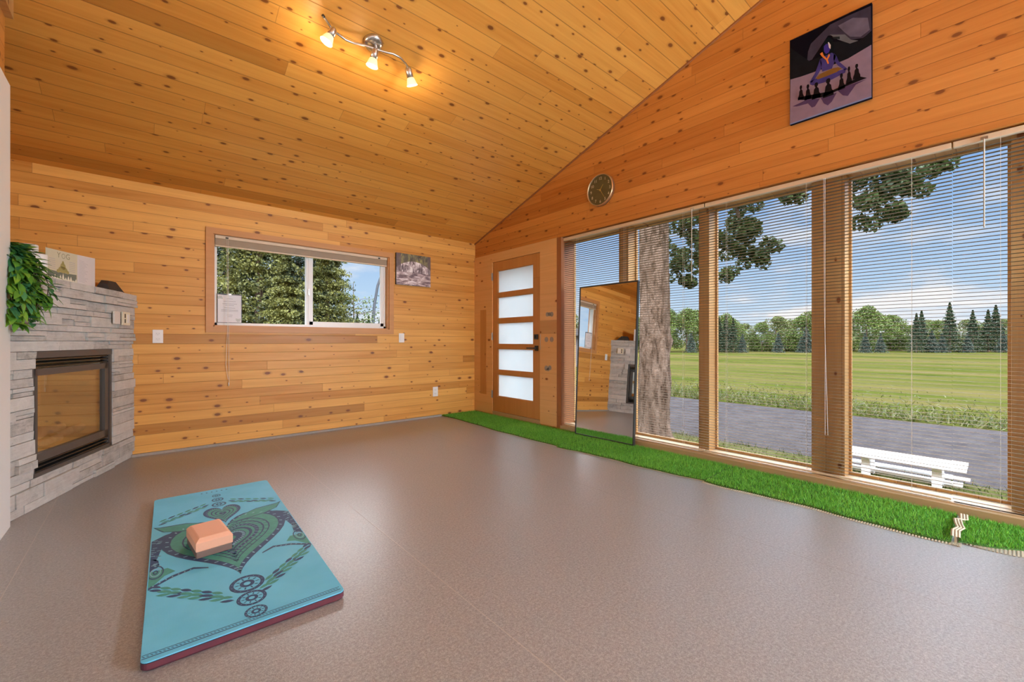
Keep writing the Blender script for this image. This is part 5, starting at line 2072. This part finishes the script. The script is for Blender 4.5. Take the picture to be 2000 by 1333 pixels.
LC = [  # centre, radius of hanging leaf clumps
    ((8.6, 4.46, 3.04), .42), ((8.56, 4.50, 2.62), .38), ((8.77, 4.32, 3.60), .5), ((8.9, 4.15, 2.75), .36), ((8.75, 4.42, 2.35), .22), ((9.0, 4.1, 3.3), .45),
    ((9.43, 3.75, 3.91), .55), ((9.50, 3.66, 3.45), .50), ((9.62, 3.58, 3.15), .45), ((9.72, 3.45, 2.85), .36), ((9.92, 3.32, 2.74), .28), ((9.35, 3.8, 3.0), .30), ((9.25, 3.85, 2.45), .16), ((10.0, 3.25, 3.05), .24),
    ((9.9, 3.5, 4.3), .5), ((8.61, 2.47, 3.62), .30), ((8.9, 2.25, 3.78), .30), ((9.02, 2.12, 3.45), .22), ((8.5, 2.6, 3.85), .34), ((9.1, 1.95, 3.95), .4),
    ((9.55, 1.68, 3.85), .42), ((9.64, 1.58, 3.45), .34), ((9.78, 1.47, 3.12), .24), ((9.95, 1.33, 3.85), .42), ((10.12, 1.17, 3.95), .42), ((10.26, 1.05, 3.62), .30), ((10.5, .85, 4.1), .32), ((10.67, .69, 4.12), .22), ((10.0, 1.2, 3.3), .18), ((9.8, 1.5, 4.2), .4),
    ((9.2, 3.2, 4.6), .7), ((9.4, 2.4, 4.7), .7), ((8.5, 3.6, 5.1), .8), ((8.2, 4.9, 4.4), .7), ((7.6, 5.4, 5.0), .8), ((9.6, 2.8, 5.4), .9), ((7.9, 3.6, 5.8), 1.0), ((6.9, 4.6, 6.2), 1.1), ((8.6, 4.6, 6.0), 1.1), ((7.2, 3.2, 6.6), 1.0), ((9.9, 1.9, 4.9), .6)]
cl_ = []
for (c_, r__) in LC:
    n_sub = max(3, int(r__ * 14))
    for k in range(n_sub):
        d_ = rg.normal(size=3)
        d_ /= np.linalg.norm(d_)
        q = np.array(c_) + d_ * r__ * rg.uniform(.2, .95) * np.array((1, 1, .85))
        cl_.append(((q[0] - TX, q[1] - TY, q[2] - G), (.17, .17, .14)))
pts = clump_points(cl_, 95, rg)
o_ = bpy.data.objects.new('foliage', tri_mesh('foliage', leaf_quads(pts, .095, rg), M_LEAFNEAR))
COL.objects.link(o_)
o_.parent = t
for pts in ([(7.3, 4.3, 4.2), (8.0, 4.3, 4.7), (8.7, 4.3, 4.2), (8.75, 4.35, 3.2)], [(7.35, 4.25, 4.6), (8.4, 3.9, 5.1), (9.3, 3.75, 4.5), (9.55, 3.6, 3.3)],
            [(7.35, 4.2, 5.0), (8.2, 3.2, 5.3), (9.0, 2.4, 4.7), (9.6, 1.7, 4.2), (10.5, .8, 4.15)], [(7.3, 4.3, 5.2), (7.2, 5.0, 5.8), (7.0, 5.4, 6.3)], [(9.0, 2.4, 4.7), (8.8, 2.35, 4.1), (8.8, 2.3, 3.6)]):
    MB().tube(pts, [.09 - .02 * k for k in range(len(pts))] if len(pts) < 5 else [.10, .08, .06, .035, .012], 8).build('branch', M_BARK, t)

# white bench on the verge
t = thing('garden_bench', 'low white slatted bench on the grass outside the window nearest the camera', 'bench', (7.75, .9, G))
zt = G + .34
for x0_, x1_ in ((7.47, 7.68), (7.74, 7.97)):
    MB().box(x0_, x1_, .28, 1.60, zt - .035, zt).build('seat_plank', M_BENCH, t)
for y_ in (.54, 1.24):
    for x_ in (7.60, 7.88):
        MB().box(x_ - .045, x_ + .045, y_ - .045, y_ + .045, G + .0, zt - .035).build('leg', M_BENCH, t)
for x0_, x1_, y0_ in ((7.68, 7.80, .32), (8.02, 8.16, .27)):
    MB().box(x0_, x1_, y0_, 1.58, G + .075, G + .105).build('lower_plank', M_BENCH, t)
MB().box(7.55, 8.18, .50, .58, G + .045, G + .075).box(7.55, 8.18, 1.20, 1.28, G + .045, G + .075).build('cross_rail', M_BENCH, t)

# neighbour house corner glimpsed left of the mirror
hx, hy = ground_at(1098, 30)
t = thing('neighbour_house', 'mauve house with a dark roof in the distance, left of the leaning mirror', 'house', (hx, hy, G))
MB().box(hx - 4, hx + 2.0, hy, hy + 7, G, G + 2.3).build('walls', M_HOUSEWALL, t)
MB().prism([(hx - 4.4, hy - .4, G + 2.3), (hx + 2.4, hy - .4, G + 2.3), (hx - 1, hy - .4, G + 3.6)], (0, 0, 0), (0, 7.8, 0)).build('roof', M_ROOFDARK, t)

# wild grass along the far road verge and in front of the windows (uncountable)
rg = np.random.default_rng(21)
n = 15000
xg = 13.6 + rg.exponential(1.6, n)
yg = rg.uniform(-14, 26, n)
hgt = rg.uniform(.05, .20, n) * np.exp(-(xg - 13.6) * .12)
an = rg.uniform(0, np.pi, n)
w_ = .022
b = np.stack([xg, yg, np.full(n, G)], 1)
sd = np.stack([np.cos(an) * w_, np.sin(an) * w_, np.zeros(n)], 1)
tp = b + np.stack([rg.normal(0, .08, n), rg.normal(0, .08, n), hgt], 1)
vs = np.stack([b - sd, b + sd, tp + sd * .2, tp - sd * .2], 1).reshape(-1, 3)
o_ = bpy.data.objects.new('verge_grass', tri_mesh('verge_grass', vs, M_GRASS))
COL.objects.link(o_)
tag(o_, 'rough tall grass along the far edge of the gravel road', 'grass', kind='stuff')
n = 16000
xg = rg.uniform(3.95, 8.3, n)
yg = rg.uniform(-4, 14, n)
hgt = rg.uniform(.03, .10, n)
an = rg.uniform(0, np.pi, n)
w_ = .008
b = np.stack([xg, yg, np.full(n, G - .004)], 1)
sd = np.stack([np.cos(an) * w_, np.sin(an) * w_, np.zeros(n)], 1)
tp = b + np.stack([rg.normal(0, .03, n), rg.normal(0, .03, n), hgt], 1)
vs = np.stack([b - sd, b + sd, tp + sd * .2, tp - sd * .2], 1).reshape(-1, 3)
o_ = bpy.data.objects.new('lawn_grass', tri_mesh('lawn_grass', vs, M_GRASS))
COL.objects.link(o_)
tag(o_, 'short patchy grass between the windows and the gravel road', 'grass', kind='stuff')
